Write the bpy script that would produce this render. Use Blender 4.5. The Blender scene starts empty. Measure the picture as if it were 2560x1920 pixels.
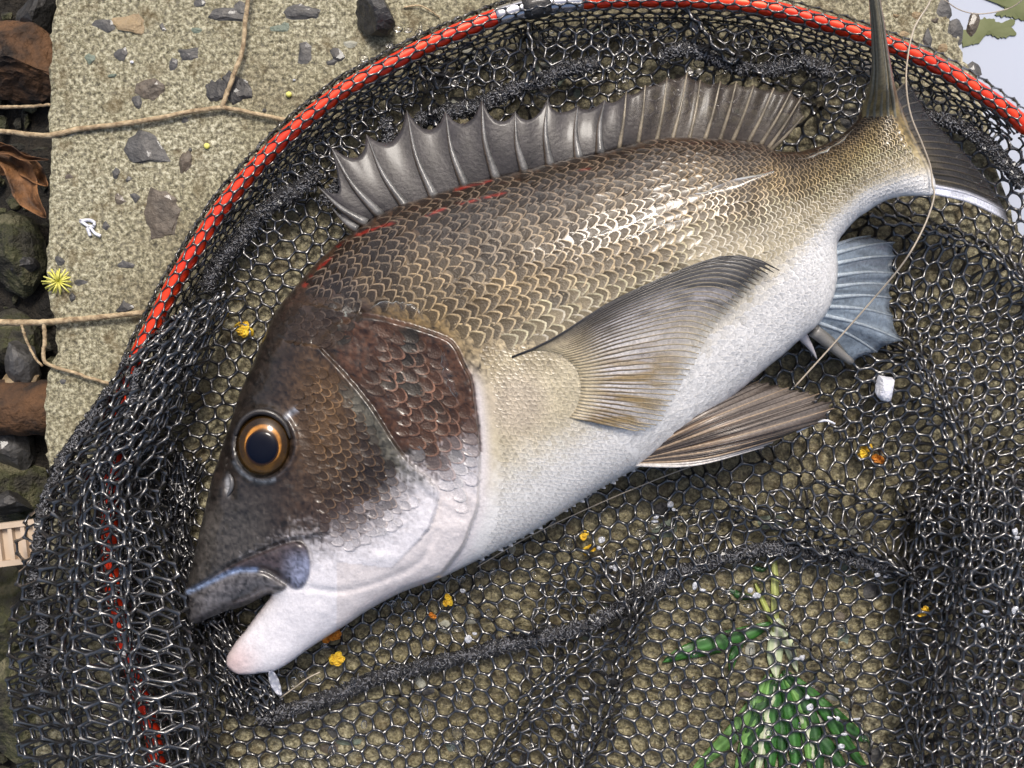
import bpy, bmesh, math, random
import numpy as np
from mathutils import Vector

# ------------------------------------------------------------------ camera, sky, sun
K = 0.00021          # metres per photo pixel on the slab's top
ZC = 0.56            # camera height above the slab
S = bpy.context.scene
COL = S.collection
cam_d = bpy.data.cameras.new('camera'); cam = bpy.data.objects.new('camera', cam_d); COL.objects.link(cam)
cam.location = (0, 0, ZC)
cam_d.sensor_width = 36; cam_d.lens = 36 * ZC / (2560 * K)
cam_d.clip_start = 0.01; cam_d.clip_end = 200
S.camera = cam
SUN_EL, SUN_AZ = 57, 8            # azimuth from +y (picture top) towards +x
w = bpy.data.worlds.new('World'); S.world = w; w.use_nodes = True
nt = w.node_tree; bg = nt.nodes['Background']
sky = nt.nodes.new('ShaderNodeTexSky'); sky.sky_type = 'NISHITA'; sky.sun_disc = False
sky.sun_elevation = math.radians(SUN_EL); sky.sun_rotation = math.radians(SUN_AZ)
sky.air_density = 1.0; sky.dust_density = 6.0; sky.ozone_density = 0.6
nt.links.new(sky.outputs[0], bg.inputs[0]); bg.inputs[1].default_value = 0.095
sun_d = bpy.data.lights.new('sun', 'SUN'); sun = bpy.data.objects.new('sun', sun_d); COL.objects.link(sun)
sun_d.energy = 1.5; sun_d.angle = math.radians(14); sun_d.color = (1.0, 0.95, 0.88)
e, a = math.radians(SUN_EL), math.radians(SUN_AZ)
sv = Vector((math.sin(a) * math.cos(e), math.cos(a) * math.cos(e), math.sin(e)))
sun.rotation_euler = sv.to_track_quat('Z', 'Y').to_euler(); sun.location = sv * 3
S.view_settings.view_transform = 'Standard'; S.view_settings.look = 'None'
S.view_settings.gamma = 1; S.view_settings.exposure = 0.66
S.render.resolution_x = 1024; S.render.resolution_y = 768

# ------------------------------------------------------------------ helpers
rng = np.random.default_rng(7); random.seed(7)
def P(px, py, z):
    f = (ZC - z) / ZC
    return ((px - 1280) * K * f, (960 - py) * K * f, z)
def PA(p, z):
    p = np.asarray(p, float); z = np.asarray(z, float) + np.zeros(p.shape[:-1])
    f = (ZC - z) / ZC
    return np.stack([(p[..., 0] - 1280) * K * f, (960 - p[..., 1]) * K * f, z], -1)
def lin(r, g, b):
    c = np.array([r, g, b], float) / 255.0
    return np.where(c <= 0.04045, c / 12.92, ((c + 0.055) / 1.055) ** 2.4)
def sm(a, b, x):
    t = np.clip((np.asarray(x, float) - a) / (b - a), 0, 1); return t * t * (3 - 2 * t)
def hsh(i, j, s):
    h = np.sin(i * 127.1 + j * 311.7 + s * 74.7) * 43758.5453
    return h - np.floor(h)
def vn(x, y, s=0):
    x = np.asarray(x, float); y = np.asarray(y, float)
    i = np.floor(x); j = np.floor(y); fx = x - i; fy = y - j
    fx = fx * fx * (3 - 2 * fx); fy = fy * fy * (3 - 2 * fy)
    a = hsh(i, j, s); b = hsh(i + 1, j, s); c = hsh(i, j + 1, s); d = hsh(i + 1, j + 1, s)
    return (a + (b - a) * fx) * (1 - fy) + (c + (d - c) * fx) * fy
def fbm(x, y, s=0, o=3):
    t = 0; amp = 0.5; n = 0
    for k in range(o):
        t = t + amp * vn(x * 2 ** k, y * 2 ** k, s + k * 13); n += amp; amp *= 0.5
    return t / n
def cr(pts, n=8, closed=False):
    """Catmull-Rom through the points, n samples for each span"""
    p = np.asarray(pts, float)
    q = np.vstack([p[-1:], p, p[:2]]) if closed else np.vstack([2 * p[0] - p[1], p, 2 * p[-1] - p[-2]])
    out = []; m = len(p) if closed else len(p) - 1
    for i in range(m):
        a, b, c, d = q[i], q[i + 1], q[i + 2], q[i + 3]
        for k in range(n):
            t = k / n
            out.append(0.5 * (2 * b + (c - a) * t + (2 * a - 5 * b + 4 * c - d) * t * t + (3 * b - a - 3 * c + d) * t ** 3))
    if not closed: out.append(p[-1])
    return np.array(out)
def resample(p, n):
    p = np.asarray(p, float)
    L = np.r_[0, np.cumsum(np.linalg.norm(np.diff(p, axis=0), axis=1))]
    t = np.linspace(0, L[-1], n)
    return np.stack([np.interp(t, L, p[:, k]) for k in range(p.shape[1])], -1)
def dist(X, Y, pts, closed=False):
    """distance to a polyline and the nearest point on it"""
    p = np.asarray(pts, float); q = np.roll(p, -1, 0) if closed else p[1:]
    p = p if closed else p[:-1]
    best = np.full(np.shape(X), 1e18); bx = np.zeros(np.shape(X)); by = np.zeros(np.shape(X))
    for a, b in zip(p, q):
        d = b - a; L = d @ d + 1e-12
        t = np.clip(((X - a[0]) * d[0] + (Y - a[1]) * d[1]) / L, 0, 1)
        cx = a[0] + t * d[0]; cy = a[1] + t * d[1]; dd = (X - cx) ** 2 + (Y - cy) ** 2
        m = dd < best; best = np.where(m, dd, best); bx = np.where(m, cx, bx); by = np.where(m, cy, by)
    return np.sqrt(best), bx, by
def inside(X, Y, poly):
    p = np.asarray(poly, float); q = np.roll(p, -1, 0); r = np.zeros(np.shape(X), bool)
    for a, b in zip(p, q):
        if a[1] == b[1]: continue
        c = ((a[1] > Y) != (b[1] > Y)) & (X < (b[0] - a[0]) * (Y - a[1]) / (b[1] - a[1]) + a[0])
        r ^= c
    return r
def sdf(X, Y, poly):
    d = dist(X, Y, poly, True)[0]
    return np.where(inside(X, Y, poly), d, -d)
def mesh_obj(name, V, F, m=None, parent=None, smooth=True, col=None):
    me = bpy.data.meshes.new(name); V = np.asarray(V, float).reshape(-1, 3)
    if isinstance(F, np.ndarray):
        k = F.shape[1]; n = len(F)
        me.vertices.add(len(V)); me.vertices.foreach_set('co', V.ravel())
        me.loops.add(n * k); me.loops.foreach_set('vertex_index', F.astype(np.int32).ravel())
        me.polygons.add(n); me.polygons.foreach_set('loop_start', np.arange(0, n * k, k, dtype=np.int32))
        me.polygons.foreach_set('loop_total', np.full(n, k, np.int32))
        me.update(calc_edges=True)
    else:
        me.from_pydata(V.tolist(), [], F)
    me.polygons.foreach_set('use_smooth', np.full(len(me.polygons), smooth))
    if col is not None:
        col = np.asarray(col); c = np.ones((len(V), 4)); c[:, :col.shape[1]] = col
        at = me.color_attributes.new('Col', 'FLOAT_COLOR', 'POINT'); at.data.foreach_set('color', c.ravel())
    o = bpy.data.objects.new(name, me); COL.objects.link(o)
    if m: me.materials.append(m)
    if parent: o.parent = parent
    return o
def tag(o, label=None, cat=None, group=None, kind=None):
    if label: o['label'] = label
    if cat: o['category'] = cat
    if group: o['group'] = group
    if kind: o['kind'] = kind
    return o
def empty(name, loc=(0, 0, 0)):
    o = bpy.data.objects.new(name, None); COL.objects.link(o); o.location = loc; o.empty_display_size = 0.02
    return o
def adopt(root):
    """children were built in world space: keep them there under a moved root"""
    bpy.context.view_layer.update()
    for c in root.children: c.matrix_parent_inverse = root.matrix_world.inverted()
def tube(path, rad, sides=8, cap=True, flat=1.0):
    """tube round a 3-D path with a radius for each point -> V, F"""
    p = np.asarray(path, float); n = len(p); r = np.zeros(n) + rad
    t = np.gradient(p, axis=0); t /= np.linalg.norm(t, axis=1)[:, None] + 1e-12
    up = np.array([0, 0, 1.0]); s = np.cross(t, up); ln = np.linalg.norm(s, axis=1)
    s[ln < 1e-3] = (1, 0, 0); s /= np.linalg.norm(s, axis=1)[:, None]
    u = np.cross(s, t)
    an = np.linspace(0, 2 * np.pi, sides, endpoint=False)
    V = p[:, None] + r[:, None, None] * (s[:, None] * np.cos(an)[None, :, None] + flat * u[:, None] * np.sin(an)[None, :, None])
    F = []
    for i in range(n - 1):
        for k in range(sides):
            F.append((i * sides + k, i * sides + (k + 1) % sides, (i + 1) * sides + (k + 1) % sides, (i + 1) * sides + k))
    if cap:
        F.append(tuple(range(sides - 1, -1, -1))); F.append(tuple((n - 1) * sides + k for k in range(sides)))
    return V.reshape(-1, 3), F
def merge(parts):
    V = []; F = []; o = 0
    for v, f in parts:
        V.append(np.asarray(v).reshape(-1, 3)); F += [tuple(i + o for i in q) for q in f]; o += len(V[-1])
    return np.vstack(V), F

# ------------------------------------------------------------------ materials
def newmat(name):
    m = bpy.data.materials.new(name); m.use_nodes = True
    n = m.node_tree.nodes; return m, n, m.node_tree.links, n['Principled BSDF']
def coords(n, l, sc=1.0):
    t = n.new('ShaderNodeTexCoord'); return t.outputs['Object']
def noise(n, l, src, scale, detail=3, rough=0.55):
    x = n.new('ShaderNodeTexNoise'); x.inputs['Scale'].default_value = scale
    x.inputs['Detail'].default_value = detail; x.inputs['Roughness'].default_value = rough
    l.new(src, x.inputs['Vector']); return x.outputs['Fac']
def ramp(n, l, src, stops):
    r = n.new('ShaderNodeValToRGB'); el = r.color_ramp.elements
    while len(el) < len(stops): el.new(0.5)
    for q, (p, c) in zip(el, stops): q.position = p; q.color = (*c, 1)
    l.new(src, r.inputs['Fac']); return r.outputs['Color']
def mix(n, l, f, a, b, mode='MIX'):
    x = n.new('ShaderNodeMix'); x.data_type = 'RGBA'; x.blend_type = mode
    for s, v in ((x.inputs[0], f), (x.inputs[6], a), (x.inputs[7], b)):
        if hasattr(v, 'is_output'): l.new(v, s)
        else: s.default_value = v if np.isscalar(v) else (*v, 1)
    return x.outputs[2]
def bump(n, l, b, h, dist, strength=1.0):
    x = n.new('ShaderNodeBump'); x.inputs['Distance'].default_value = dist; x.inputs['Strength'].default_value = strength
    l.new(h, x.inputs['Height']); l.new(x.outputs[0], b.inputs['Normal']); return x
def setp(b, **k):
    for q, v in k.items():
        q = q.replace('_', ' ')
        b.inputs[q].default_value = (*v, 1) if (q == 'Base Color' and len(v) == 3) else v
def simple(name, c1, c2=None, scale=120, rough=0.6, metal=0, bmp=0, spec=0.5, coat=0, **kw):
    m, n, l, b = newmat(name); src = coords(n, l)
    f = noise(n, l, src, scale, 4)
    c2 = c2 if c2 is not None else np.asarray(c1) * 0.7
    l.new(ramp(n, l, f, [(0.35, c1), (0.65, c2)]), b.inputs['Base Color'])
    setp(b, Roughness=rough, Metallic=metal); b.inputs['Specular IOR Level'].default_value = spec
    b.inputs['Coat Weight'].default_value = coat; b.inputs['Coat Roughness'].default_value = 0.08
    for q, v in kw.items(): b.inputs[q.replace('_', ' ')].default_value = v
    if bmp: bump(n, l, b, noise(n, l, src, scale * 2.5, 4), bmp)
    return m
M = {}
def concrete():
    m, n, l, b = newmat('concrete'); src = coords(n, l)
    big = noise(n, l, src, 14, 4); mid = noise(n, l, src, 70, 3)
    g1 = noise(n, l, src, 430, 3, 0.75); g2 = noise(n, l, src, 1500, 1)
    v = n.new('ShaderNodeTexVoronoi'); v.inputs['Scale'].default_value = 760; l.new(src, v.inputs['Vector'])
    base = ramp(n, l, g1, [(0.36, lin(42, 40, 30)), (0.45, lin(116, 112, 92)), (0.53, lin(174, 170, 146)), (0.64, lin(242, 239, 222))])
    tone = ramp(n, l, big, [(0.32, lin(140, 130, 100)), (0.46, lin(182, 179, 158)), (0.56, lin(196, 194, 176)), (0.68, lin(210, 210, 200))])
    c = mix(n, l, 0.75, base, tone, 'MULTIPLY')
    c = mix(n, l, 0.22, c, ramp(n, l, v.outputs['Color'], [(0.2, (0.2, 0.18, 0.12)), (0.8, (0.62, 0.58, 0.44))]), 'MIX')
    c = mix(n, l, ramp(n, l, mid, [(0.54, (0, 0, 0)), (0.70, (0.6, 0.6, 0.6))]), c, lin(92, 76, 46))
    # damp patch round the catch: a stain with an outline of its own
    px = n.new('ShaderNodeVectorMath'); px.operation = 'DISTANCE'; l.new(src, px.inputs[0])
    px.inputs[1].default_value = (0.05, -0.02, 0)
    ad = n.new('ShaderNodeMath'); ad.operation = 'MULTIPLY_ADD'; l.new(big, ad.inputs[0]); ad.inputs[1].default_value = 0.12
    l.new(px.outputs['Value'], ad.inputs[2])
    damp = ramp(n, l, ad.outputs[0], [(0.24, (1, 1, 1)), (0.33, (0, 0, 0))])
    c = mix(n, l, damp, c, mix(n, l, 1.0, c, (0.66, 0.62, 0.5), 'MULTIPLY'))
    l.new(c, b.inputs['Base Color'])
    rr = n.new('ShaderNodeMapRange'); l.new(damp, rr.inputs[0]); rr.inputs[3].default_value = 0.9; rr.inputs[4].default_value = 0.42
    l.new(rr.outputs[0], b.inputs['Roughness'])
    h = n.new('ShaderNodeMath'); h.operation = 'MULTIPLY_ADD'; l.new(g1, h.inputs[0]); h.inputs[1].default_value = 1.0; l.new(mid, h.inputs[2])
    bump(n, l, b, h.outputs[0], 0.0011, 0.9)
    return m
M['concrete'] = concrete()
def stonemat(name, c, k=0.55, wet=0.25):
    return simple(name, lin(*c), lin(*c) * k, 150, 0.55, bmp=0.0012, spec=0.5, coat=wet)
M['slate'] = stonemat('slate_stone', (84, 83, 82)); M['dark'] = stonemat('dark_stone', (54, 53, 53))
M['tan'] = stonemat('tan_stone', (156, 136, 104), 0.7, 0); M['brown'] = stonemat('brown_stone', (98, 88, 76))
M['green'] = stonemat('green_stone', (112, 124, 110), 0.7, 0); M['pale'] = stonemat('pale_stone', (172, 172, 158), 0.7, 0)
def mossy():
    m, n, l, b = newmat('mossy_rock'); src = coords(n, l)
    c = ramp(n, l, noise(n, l, src, 60, 5), [(0.34, lin(18, 18, 16)), (0.46, lin(56, 54, 44)), (0.55, lin(62, 64, 38)), (0.66, lin(112, 108, 84))])
    l.new(c, b.inputs['Base Color']); setp(b, Roughness=0.75); bump(n, l, b, noise(n, l, src, 260, 5), 0.006); return m
M['mossy'] = mossy()
M['soil'] = simple('dark_soil', lin(40, 35, 27), lin(16, 14, 11), 90, 0.9, bmp=0.006)
M['rust'] = simple('rusty_surface', lin(38, 30, 25), lin(94, 66, 42), 80, 0.85, bmp=0.003)
M['bark'] = simple('dry_twig', lin(196, 176, 142), lin(126, 106, 80), 260, 0.8, bmp=0.0008)
M['deadleaf'] = simple('dead_leaf', lin(138, 96, 58), lin(58, 40, 26), 90, 0.7, bmp=0.002)
M['beige'] = simple('beige_plastic', lin(196, 178, 158), lin(180, 162, 142), 40, 0.5)
M['red'] = simple('red_anodised_tube', lin(250, 66, 14), lin(236, 48, 12), 60, 0.3, metal=0.35, coat=0.6)
M['silver'] = simple('silver_ferrule', lin(225, 225, 230), lin(205, 205, 212), 60, 0.25, metal=0.9)
def netmat():
    m, n, l, b = newmat('black_rubber_mesh'); src = coords(n, l)
    l.new(ramp(n, l, noise(n, l, src, 220, 2), [(0.3, (0.006, 0.006, 0.007)), (0.7, (0.020, 0.020, 0.023))]), b.inputs['Base Color'])
    setp(b, Roughness=0.30); b.inputs['Specular IOR Level'].default_value = 0.6
    b.inputs['Coat Weight'].default_value = 1.0; b.inputs['Coat Roughness'].default_value = 0.20; b.inputs['Coat IOR'].default_value = 1.9
    bump(n, l, b, noise(n, l, src, 900, 2), 0.0004); return m
M['net'] = netmat()
M['seam'] = simple('black_fuzzy_tape', (0.005, 0.005, 0.006), (0.016, 0.016, 0.019), 900, 0.16, spec=0.8, bmp=0.0008, coat=0.3)
M['nap'] = simple('highlight_grey_nap', (0.02, 0.021, 0.025), (0.20, 0.205, 0.23), 700, 0.3, spec=0.8)  # highlights on the tape's black loops, painted as grey
def colmat(name, rough=0.35, coat=0.6, grain=900, amount=0.35, bmp=0.0003, alpha=1.0, bs=900, coatr=0.08, streak=None, sss=0, spec=0.5):
    m, n, l, b = newmat(name); src = coords(n, l)
    at = n.new('ShaderNodeAttribute'); at.attribute_name = 'Col'
    f = ramp(n, l, noise(n, l, src, grain, 3, 0.7), [(0.28, (1 - amount,) * 3), (0.72, (1 + amount * 0.6,) * 3)])
    l.new(mix(n, l, 1.0, at.outputs['Color'], f, 'MULTIPLY'), b.inputs['Base Color'])
    setp(b, Roughness=rough, Alpha=alpha); b.inputs['Coat Weight'].default_value = coat; b.inputs['Coat Roughness'].default_value = coatr
    b.inputs['Specular IOR Level'].default_value = spec
    if alpha < 1: l.new(at.outputs['Alpha'], b.inputs['Alpha'])
    if sss: b.inputs['Subsurface Weight'].default_value = sss; b.inputs['Subsurface Radius'].default_value = (0.004, 0.002, 0.001); b.inputs['Subsurface Scale'].default_value = 0.5
    if bmp: bump(n, l, b, noise(n, l, src, bs, 3), bmp)
    return m
M['skin'] = colmat('fish_skin', 0.36, 0.6, 800, 0.16, 0.00028, bs=520, spec=0.35, coatr=0.12)
M['scale'] = colmat('fish_scales', 0.34, 0.45, 900, 0.26, 0.0003, bs=1100, spec=0.4, coatr=0.12)
M['fin'] = colmat('fin_membrane', 0.42, 0.22, 700, 0.40, 0.00025, 0.94, 500, 0.16, spec=0.35)
M['clearfin'] = colmat('clear_fin_membrane', 0.25, 0.9, 500, 0.30, 0.0007, 0.72, 420)
M['ray'] = colmat('fin_ray', 0.36, 0.3, 500, 0.35, 0.0003, spec=0.4)
M['lip'] = colmat('fish_lip', 0.4, 0.4, 1200, 0.22, 0.0002, bs=1300)
M['eye'] = colmat('fish_eye', 0.2, 0.45, 420, 0.35, 0, coatr=0.02, spec=0.2)
M['pupil'] = colmat('pupil', 0.06, 0.0, 420, 0.1, 0, spec=0.25)
M['leaf'] = colmat('green_leaf', 0.45, 0.3, 200, 0.2, 0.0006, bs=160)
M['line'] = simple('nylon_line', lin(190, 178, 160), lin(170, 158, 140), 60, 0.3, spec=0.7)
M['white'] = simple('white_scrap', lin(236, 238, 244), lin(205, 208, 222), 300, 0.3, bmp=0.001, coat=0.6)
M['glint_flake'] = simple('painted_glint', lin(214, 218, 226), lin(150, 152, 158), 500, 0.15, bmp=0.001, coat=0.8)  # white of the wet net's glints as a base colour
M['yellow'] = simple('yellow_blossom', lin(232, 200, 60), lin(204, 160, 40), 300, 0.6, bmp=0.0008)
M['stamen'] = simple('stamen', lin(226, 222, 128), lin(200, 198, 88), 200, 0.6)
M['orange'] = simple('orange_blossom', lin(214, 140, 40), lin(170, 96, 24), 300, 0.6, bmp=0.0008)
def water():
    m, n, l, b = newmat('sky_pale_water'); src = coords(n, l)
    l.new(ramp(n, l, noise(n, l, src, 3, 2), [(0.3, lin(172, 181, 198)), (0.7, lin(184, 191, 206))]), b.inputs['Base Color'])  # the sky's reflection painted in as a pale base colour
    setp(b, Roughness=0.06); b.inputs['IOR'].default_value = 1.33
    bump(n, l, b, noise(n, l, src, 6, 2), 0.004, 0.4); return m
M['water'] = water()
M['tree_reflection'] = simple('olive_reflection', lin(116, 122, 88), lin(92, 100, 64), 40, 0.6, spec=0.2)  # olive of reflected trees as a base colour
def glass():
    m, n, l, b = newmat('water_drop'); setp(b, Base_Color=(1, 1, 1), Roughness=0.02); b.inputs['Transmission Weight'].default_value = 1
    b.inputs['IOR'].default_value = 1.33; return m
M['drop'] = glass()
def filmmat():
    m = bpy.data.materials.new('water_film'); m.use_nodes = True; n = m.node_tree.nodes; l = m.node_tree.links; n.remove(n['Principled BSDF'])
    t = n.new('ShaderNodeBsdfTransparent'); g = n.new('ShaderNodeBsdfGlossy'); g.inputs['Roughness'].default_value = 0.12
    f = n.new('ShaderNodeFresnel'); f.inputs['IOR'].default_value = 1.45; x = n.new('ShaderNodeMixShader')
    l.new(f.outputs[0], x.inputs[0]); l.new(t.outputs[0], x.inputs[1]); l.new(g.outputs[0], x.inputs[2]); l.new(x.outputs[0], n['Material Output'].inputs[0]); return m
M['film'] = filmmat()

# ------------------------------------------------------------------ the setting
def sheet(name, x0, x1, y0, y1, z, nx, ny, m, fn=None):
    X, Y = np.meshgrid(np.linspace(x0, x1, nx), np.linspace(y0, y1, ny)); Z = np.zeros_like(X) + z
    if fn is not None: Z = Z + fn(X, Y)
    F = [(j * nx + i, j * nx + i + 1, (j + 1) * nx + i + 1, (j + 1) * nx + i) for j in range(ny - 1) for i in range(nx - 1)]
    return mesh_obj(name, np.stack([X, Y, Z], -1), F, m)
tag(sheet('ground', -60, 60, -60, 60, -0.16, 2, 2, M['soil']), kind='structure')
tag(sheet('soil_bank', -1.4, -0.235, -1.3, 1.3, -0.075, 150, 300, M['soil'],
          lambda x, y: 0.035 * (fbm(x * 22, y * 22, 3, 4) - 0.5) + 0.02 * sm(-0.3, -0.6, x)), kind='structure')
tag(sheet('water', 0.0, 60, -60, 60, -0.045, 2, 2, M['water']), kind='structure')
SL = [(125, -6200), (128, -400), (140, -60), (134, 20), (122, 90), (128, 130), (118, 170), (124, 230), (116, 290), (126, 350), (122, 430), (118, 500),
      (124, 560), (112, 620), (114, 700), (122, 760), (134, 820), (142, 880), (116, 930), (108, 1000), (110, 1080), (112, 1140), (124, 1190),
      (112, 1260), (104, 1340), (96, 1450), (90, 1600), (84, 1800), (80, 2000), (90, 6200)]
SR = [(3600, 6200), (2900, 2600), (2800, 1700), (2730, 1100), (2650, 780), (2585, 630), (2536, 550), (2516, 480), (2500, 430), (2482, 370), (2470, 300),
      (2452, 235), (2440, 186), (2414, 150), (2405, 116), (2402, 80), (2378, 54), (2366, 10), (2362, -60), (2320, -500), (2000, -6200)]
def rough_edge(p, step, amp):
    out = []
    for a, b in zip(p[:-1], p[1:]):
        a = np.array(a, float); b = np.array(b, float); L = np.linalg.norm(b - a); k = max(1, int(L / step))
        if min(a[1], b[1]) < -900 or max(a[1], b[1]) > 2700: k = 1
        for i in range(k):
            q = a + (b - a) * i / k
            if k > 1: q = q + rng.normal(0, amp, 2)
            out.append(q)
    out.append(np.array(p[-1], float)); return out
SLAB = np.array(rough_edge(SL, 14, 2.2) + rough_edge(SR, 14, 3.5))
def slab_mesh():
    n = len(SLAB); c = np.array([1300., 900.])
    d = SLAB - np.roll(SLAB, 1, 0) + np.roll(SLAB, -1, 0) - SLAB
    nn = np.stack([-d[:, 1], d[:, 0]], -1); nn /= np.linalg.norm(nn, axis=1)[:, None] + 1e-9
    test = inside(SLAB[:, 0] + nn[:, 0] * 2, SLAB[:, 1] + nn[:, 1] * 2, SLAB); nn[~test] *= -1
    near = (SLAB[:, 1] > -900) & (SLAB[:, 1] < 2700)
    rings = [(10, 0.0), (3, -0.0007), (0, -0.003), (rng.normal(-3, 3, n), -0.03), (rng.normal(-2, 4, n), -0.075), (0, -0.155)]
    V = []
    for off, z in rings:
        off = np.zeros(n) + off; q = SLAB + nn * (off * near)[:, None]
        V.append(np.stack([(q[:, 0] - 1280) * K, (960 - q[:, 1]) * K, np.full(n, z)], -1))
    V = np.vstack(V); F = [tuple(range(n))]
    for r in range(len(rings) - 1):
        for i in range(n):
            j = (i + 1) % n; F.append((r * n + i, r * n + j, (r + 1) * n + j, (r + 1) * n + i))
    o = mesh_obj('concrete_slab', V, F, M['concrete'], smooth=False)
    bm = bmesh.new(); bm.from_mesh(o.data); bmesh.ops.triangulate(bm, faces=[f for f in bm.faces if len(f.verts) > 4])
    bmesh.ops.recalc_face_normals(bm, faces=bm.faces); bm.to_mesh(o.data); bm.free()
    return o
slab = tag(slab_mesh(), kind='structure')
def rock(seed, sx, sy, sz, sub=2, rough=0.28, cuts=5):
    bm = bmesh.new(); bmesh.ops.create_icosphere(bm, subdivisions=sub, radius=1)
    r = np.random.default_rng(seed); cn = r.normal(size=(cuts, 3)); cn /= np.linalg.norm(cn, axis=1)[:, None]; cd = r.uniform(0.45, 0.85, cuts)
    V = np.array([v.co[:] for v in bm.verts]); F = [tuple(v.index for v in f.verts) for f in bm.faces]; bm.free()
    for k in range(cuts):
        h = V @ cn[k] - cd[k]; V = V - np.where(h > 0, h, 0)[:, None] * cn[k]
    V *= 1 + rough * (hsh(np.round(V[:, 0] * 9), np.round(V[:, 1] * 9) + np.round(V[:, 2] * 7), seed)[:, None] - 0.5) * 0.5
    a = r.uniform(0, 6.28); R = np.array([[math.cos(a), -math.sin(a), 0], [math.sin(a), math.cos(a), 0], [0, 0, 1]])
    V = (V @ R.T) * (sx, sy, sz)
    return V, F
Z1 = 0.4069
ST = [(645, 175, 140, 110, 'slate'), (800, 140, 180, 150, 'tan'), (765, 325, 115, 100, 'slate'), (1190, 330, 155, 105, 'slate'), (1065, 425, 100, 110, 'slate'),
      (935, 540, 170, 125, 'brown'), (845, 630, 65, 85, 'slate'), (1455, 560, 165, 215, 'dark'), (1335, 545, 110, 150, 'dark'), (925, 925, 235, 235, 'slate'),
      (1140, 1010, 90, 160, 'brown'), (1870, 340, 115, 135, 'slate'), (1865, 75, 190, 95, 'slate'), (1420, 100, 220, 85, 'slate'), (1520, 60, 135, 115, 'slate'),
      (1215, 20, 90, 75, 'slate'), (555, 365, 60, 70, 'green'), (710, 1070, 62, 62, 'slate'), (790, 1095, 40, 50, 'slate'), (430, 1085, 62, 50, 'brown'),
      (745, 1220, 70, 85, 'brown'), (840, 1220, 82, 60, 'slate'), (960, 1320, 235, 250, 'brown'), (1000, 1380, 110, 120, 'slate'), (660, 1395, 62, 70, 'slate'), (370, 1600, 60, 60, 'slate'),
      (770, 1620, 125, 60, 'slate'), (1000, 165, 62, 50, 'slate'), (1190, 185, 85, 42, 'green'), (1720, 170, 110, 72, 'green'), (2160, 265, 85, 60, 'pale'),
      (2045, 395, 90, 50, 'slate'), (1150, 740, 62, 50, 'slate'), (1170, 920, 40, 32, 'slate'), (1630, 680, 34, 30, 'slate'), (700, 470, 60, 30, 'green'),
      (510, 1735, 82, 42, 'slate'), (455, 1830, 42, 70, 'slate'), (390, 2338, 50, 42, 'slate'), (770, 1885, 120, 90, 'dark')]
ST = [(a * Z1, b * Z1, c * Z1, d * Z1, k) for a, b, c, d, k in ST]
ST += [(2318, 92, 26, 56, 'slate'), (2358, 18, 46, 56, 'slate'), (2386, 84, 40, 56, 'slate'), (2428, 178, 46, 34, 'slate'), (2338, 52, 22, 20, 'brown'),
       (2260, 90, 26, 20, 'tan'), (2290, 40, 22, 20, 'tan'), (2352, 120, 26, 22, 'tan'), (2240, 40, 16, 14, 'tan'), (2330, 160, 18, 16, 'tan'), (2220, 130, 14, 14, 'tan')]
for i in range(110):       # more of the aggregate, seen through the mesh
    ST.append((rng.uniform(700, 2480), rng.uniform(1250, 1900) if i % 3 else rng.uniform(60, 330), rng.uniform(22, 62), rng.uniform(20, 56), ['slate', 'dark', 'brown', 'green', 'pale'][i % 5]))
for i, (x, y, a, b, k) in enumerate(ST):
    big = max(a, b) > 60
    V, F = rock(i + 11, a * K * 0.68, b * K * 0.68, 0.0026 if big else 0.0018, 3 if big else 2, 0.45, 9)
    mesh_obj('stone', V + np.array(P(x, y, -0.0009 if big else -0.0008)), F, M[k], slab, smooth=False)

# the gap to the left of the slab
def loose(name, label, cat, x, y, z, sx, sy, sz, mt, seed, group=None, sub=3):
    V, F = rock(seed, sx, sy, sz, sub, 0.22, 6)
    o = mesh_obj(name, V, F, M[mt], smooth=False); o.location = P(x, y, z); return tag(o, label, cat, group)
zg = -0.06
loose('rock', 'mossy grey rock under the dead leaf in the gap', 'rock', 30, 640, zg, 0.020, 0.026, 0.02, 'mossy', 91)
loose('rock', 'small dark grey stone above the mossy rock in the gap', 'rock', 62, 665, zg + .008, 0.008, 0.007, 0.008, 'dark', 92)
loose('rock', 'mossy yellow-green rock below the long bare twig end in the gap', 'rock', 20, 860, zg, 0.018, 0.022, 0.018, 'mossy', 93)
loose('rock', 'upright grey stone just above the rusty pipe', 'rock', 62, 905, zg + .012, 0.010, 0.016, 0.013, 'slate', 94)
loose('rock', 'tan stone touching the top of the rusty pipe', 'rock', 45, 950, zg + .014, 0.012, 0.008, 0.010, 'tan', 95)
loose('rock', 'pointed grey rock just under the rusty pipe', 'rock', 25, 1130, zg, 0.014, 0.016, 0.016, 'slate', 96)
loose('rock', 'dark flat rock above the beige slotted strip', 'rock', 35, 1262, zg + .012, 0.012, 0.009, 0.01, 'dark', 97)
loose('rock', 'large mossy rock behind the dark flat rock in the gap', 'rock', 30, 1220, zg - .004, 0.022, 0.028, 0.018, 'mossy', 98)
loose('rock', 'mossy rock below the beige slotted strip', 'rock', 10, 1520, zg, 0.020, 0.030, 0.02, 'mossy', 99)
loose('rock', 'long mossy rock beside the lower left bunch of netting', 'rock', 30, 1760, zg - .004, 0.026, 0.045, 0.02, 'mossy', 100)
loose('rock', 'black wedge rock beside the rusty slab of bark', 'rock', 88, 60, zg, 0.014, 0.024, 0.018, 'dark', 101)
V, F = rock(55, 0.026, 0.040, 0.018, 4, 0.22, 7)
o = mesh_obj('bark_chunk', V, F, M['rust'], smooth=False); o.location = P(40, 130, zg + .01); o.rotation_euler = (0, 0, 0.45)
tag(o, 'rust brown chunk of bark in the gap beside the slab corner', 'bark')
gp = []
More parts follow.
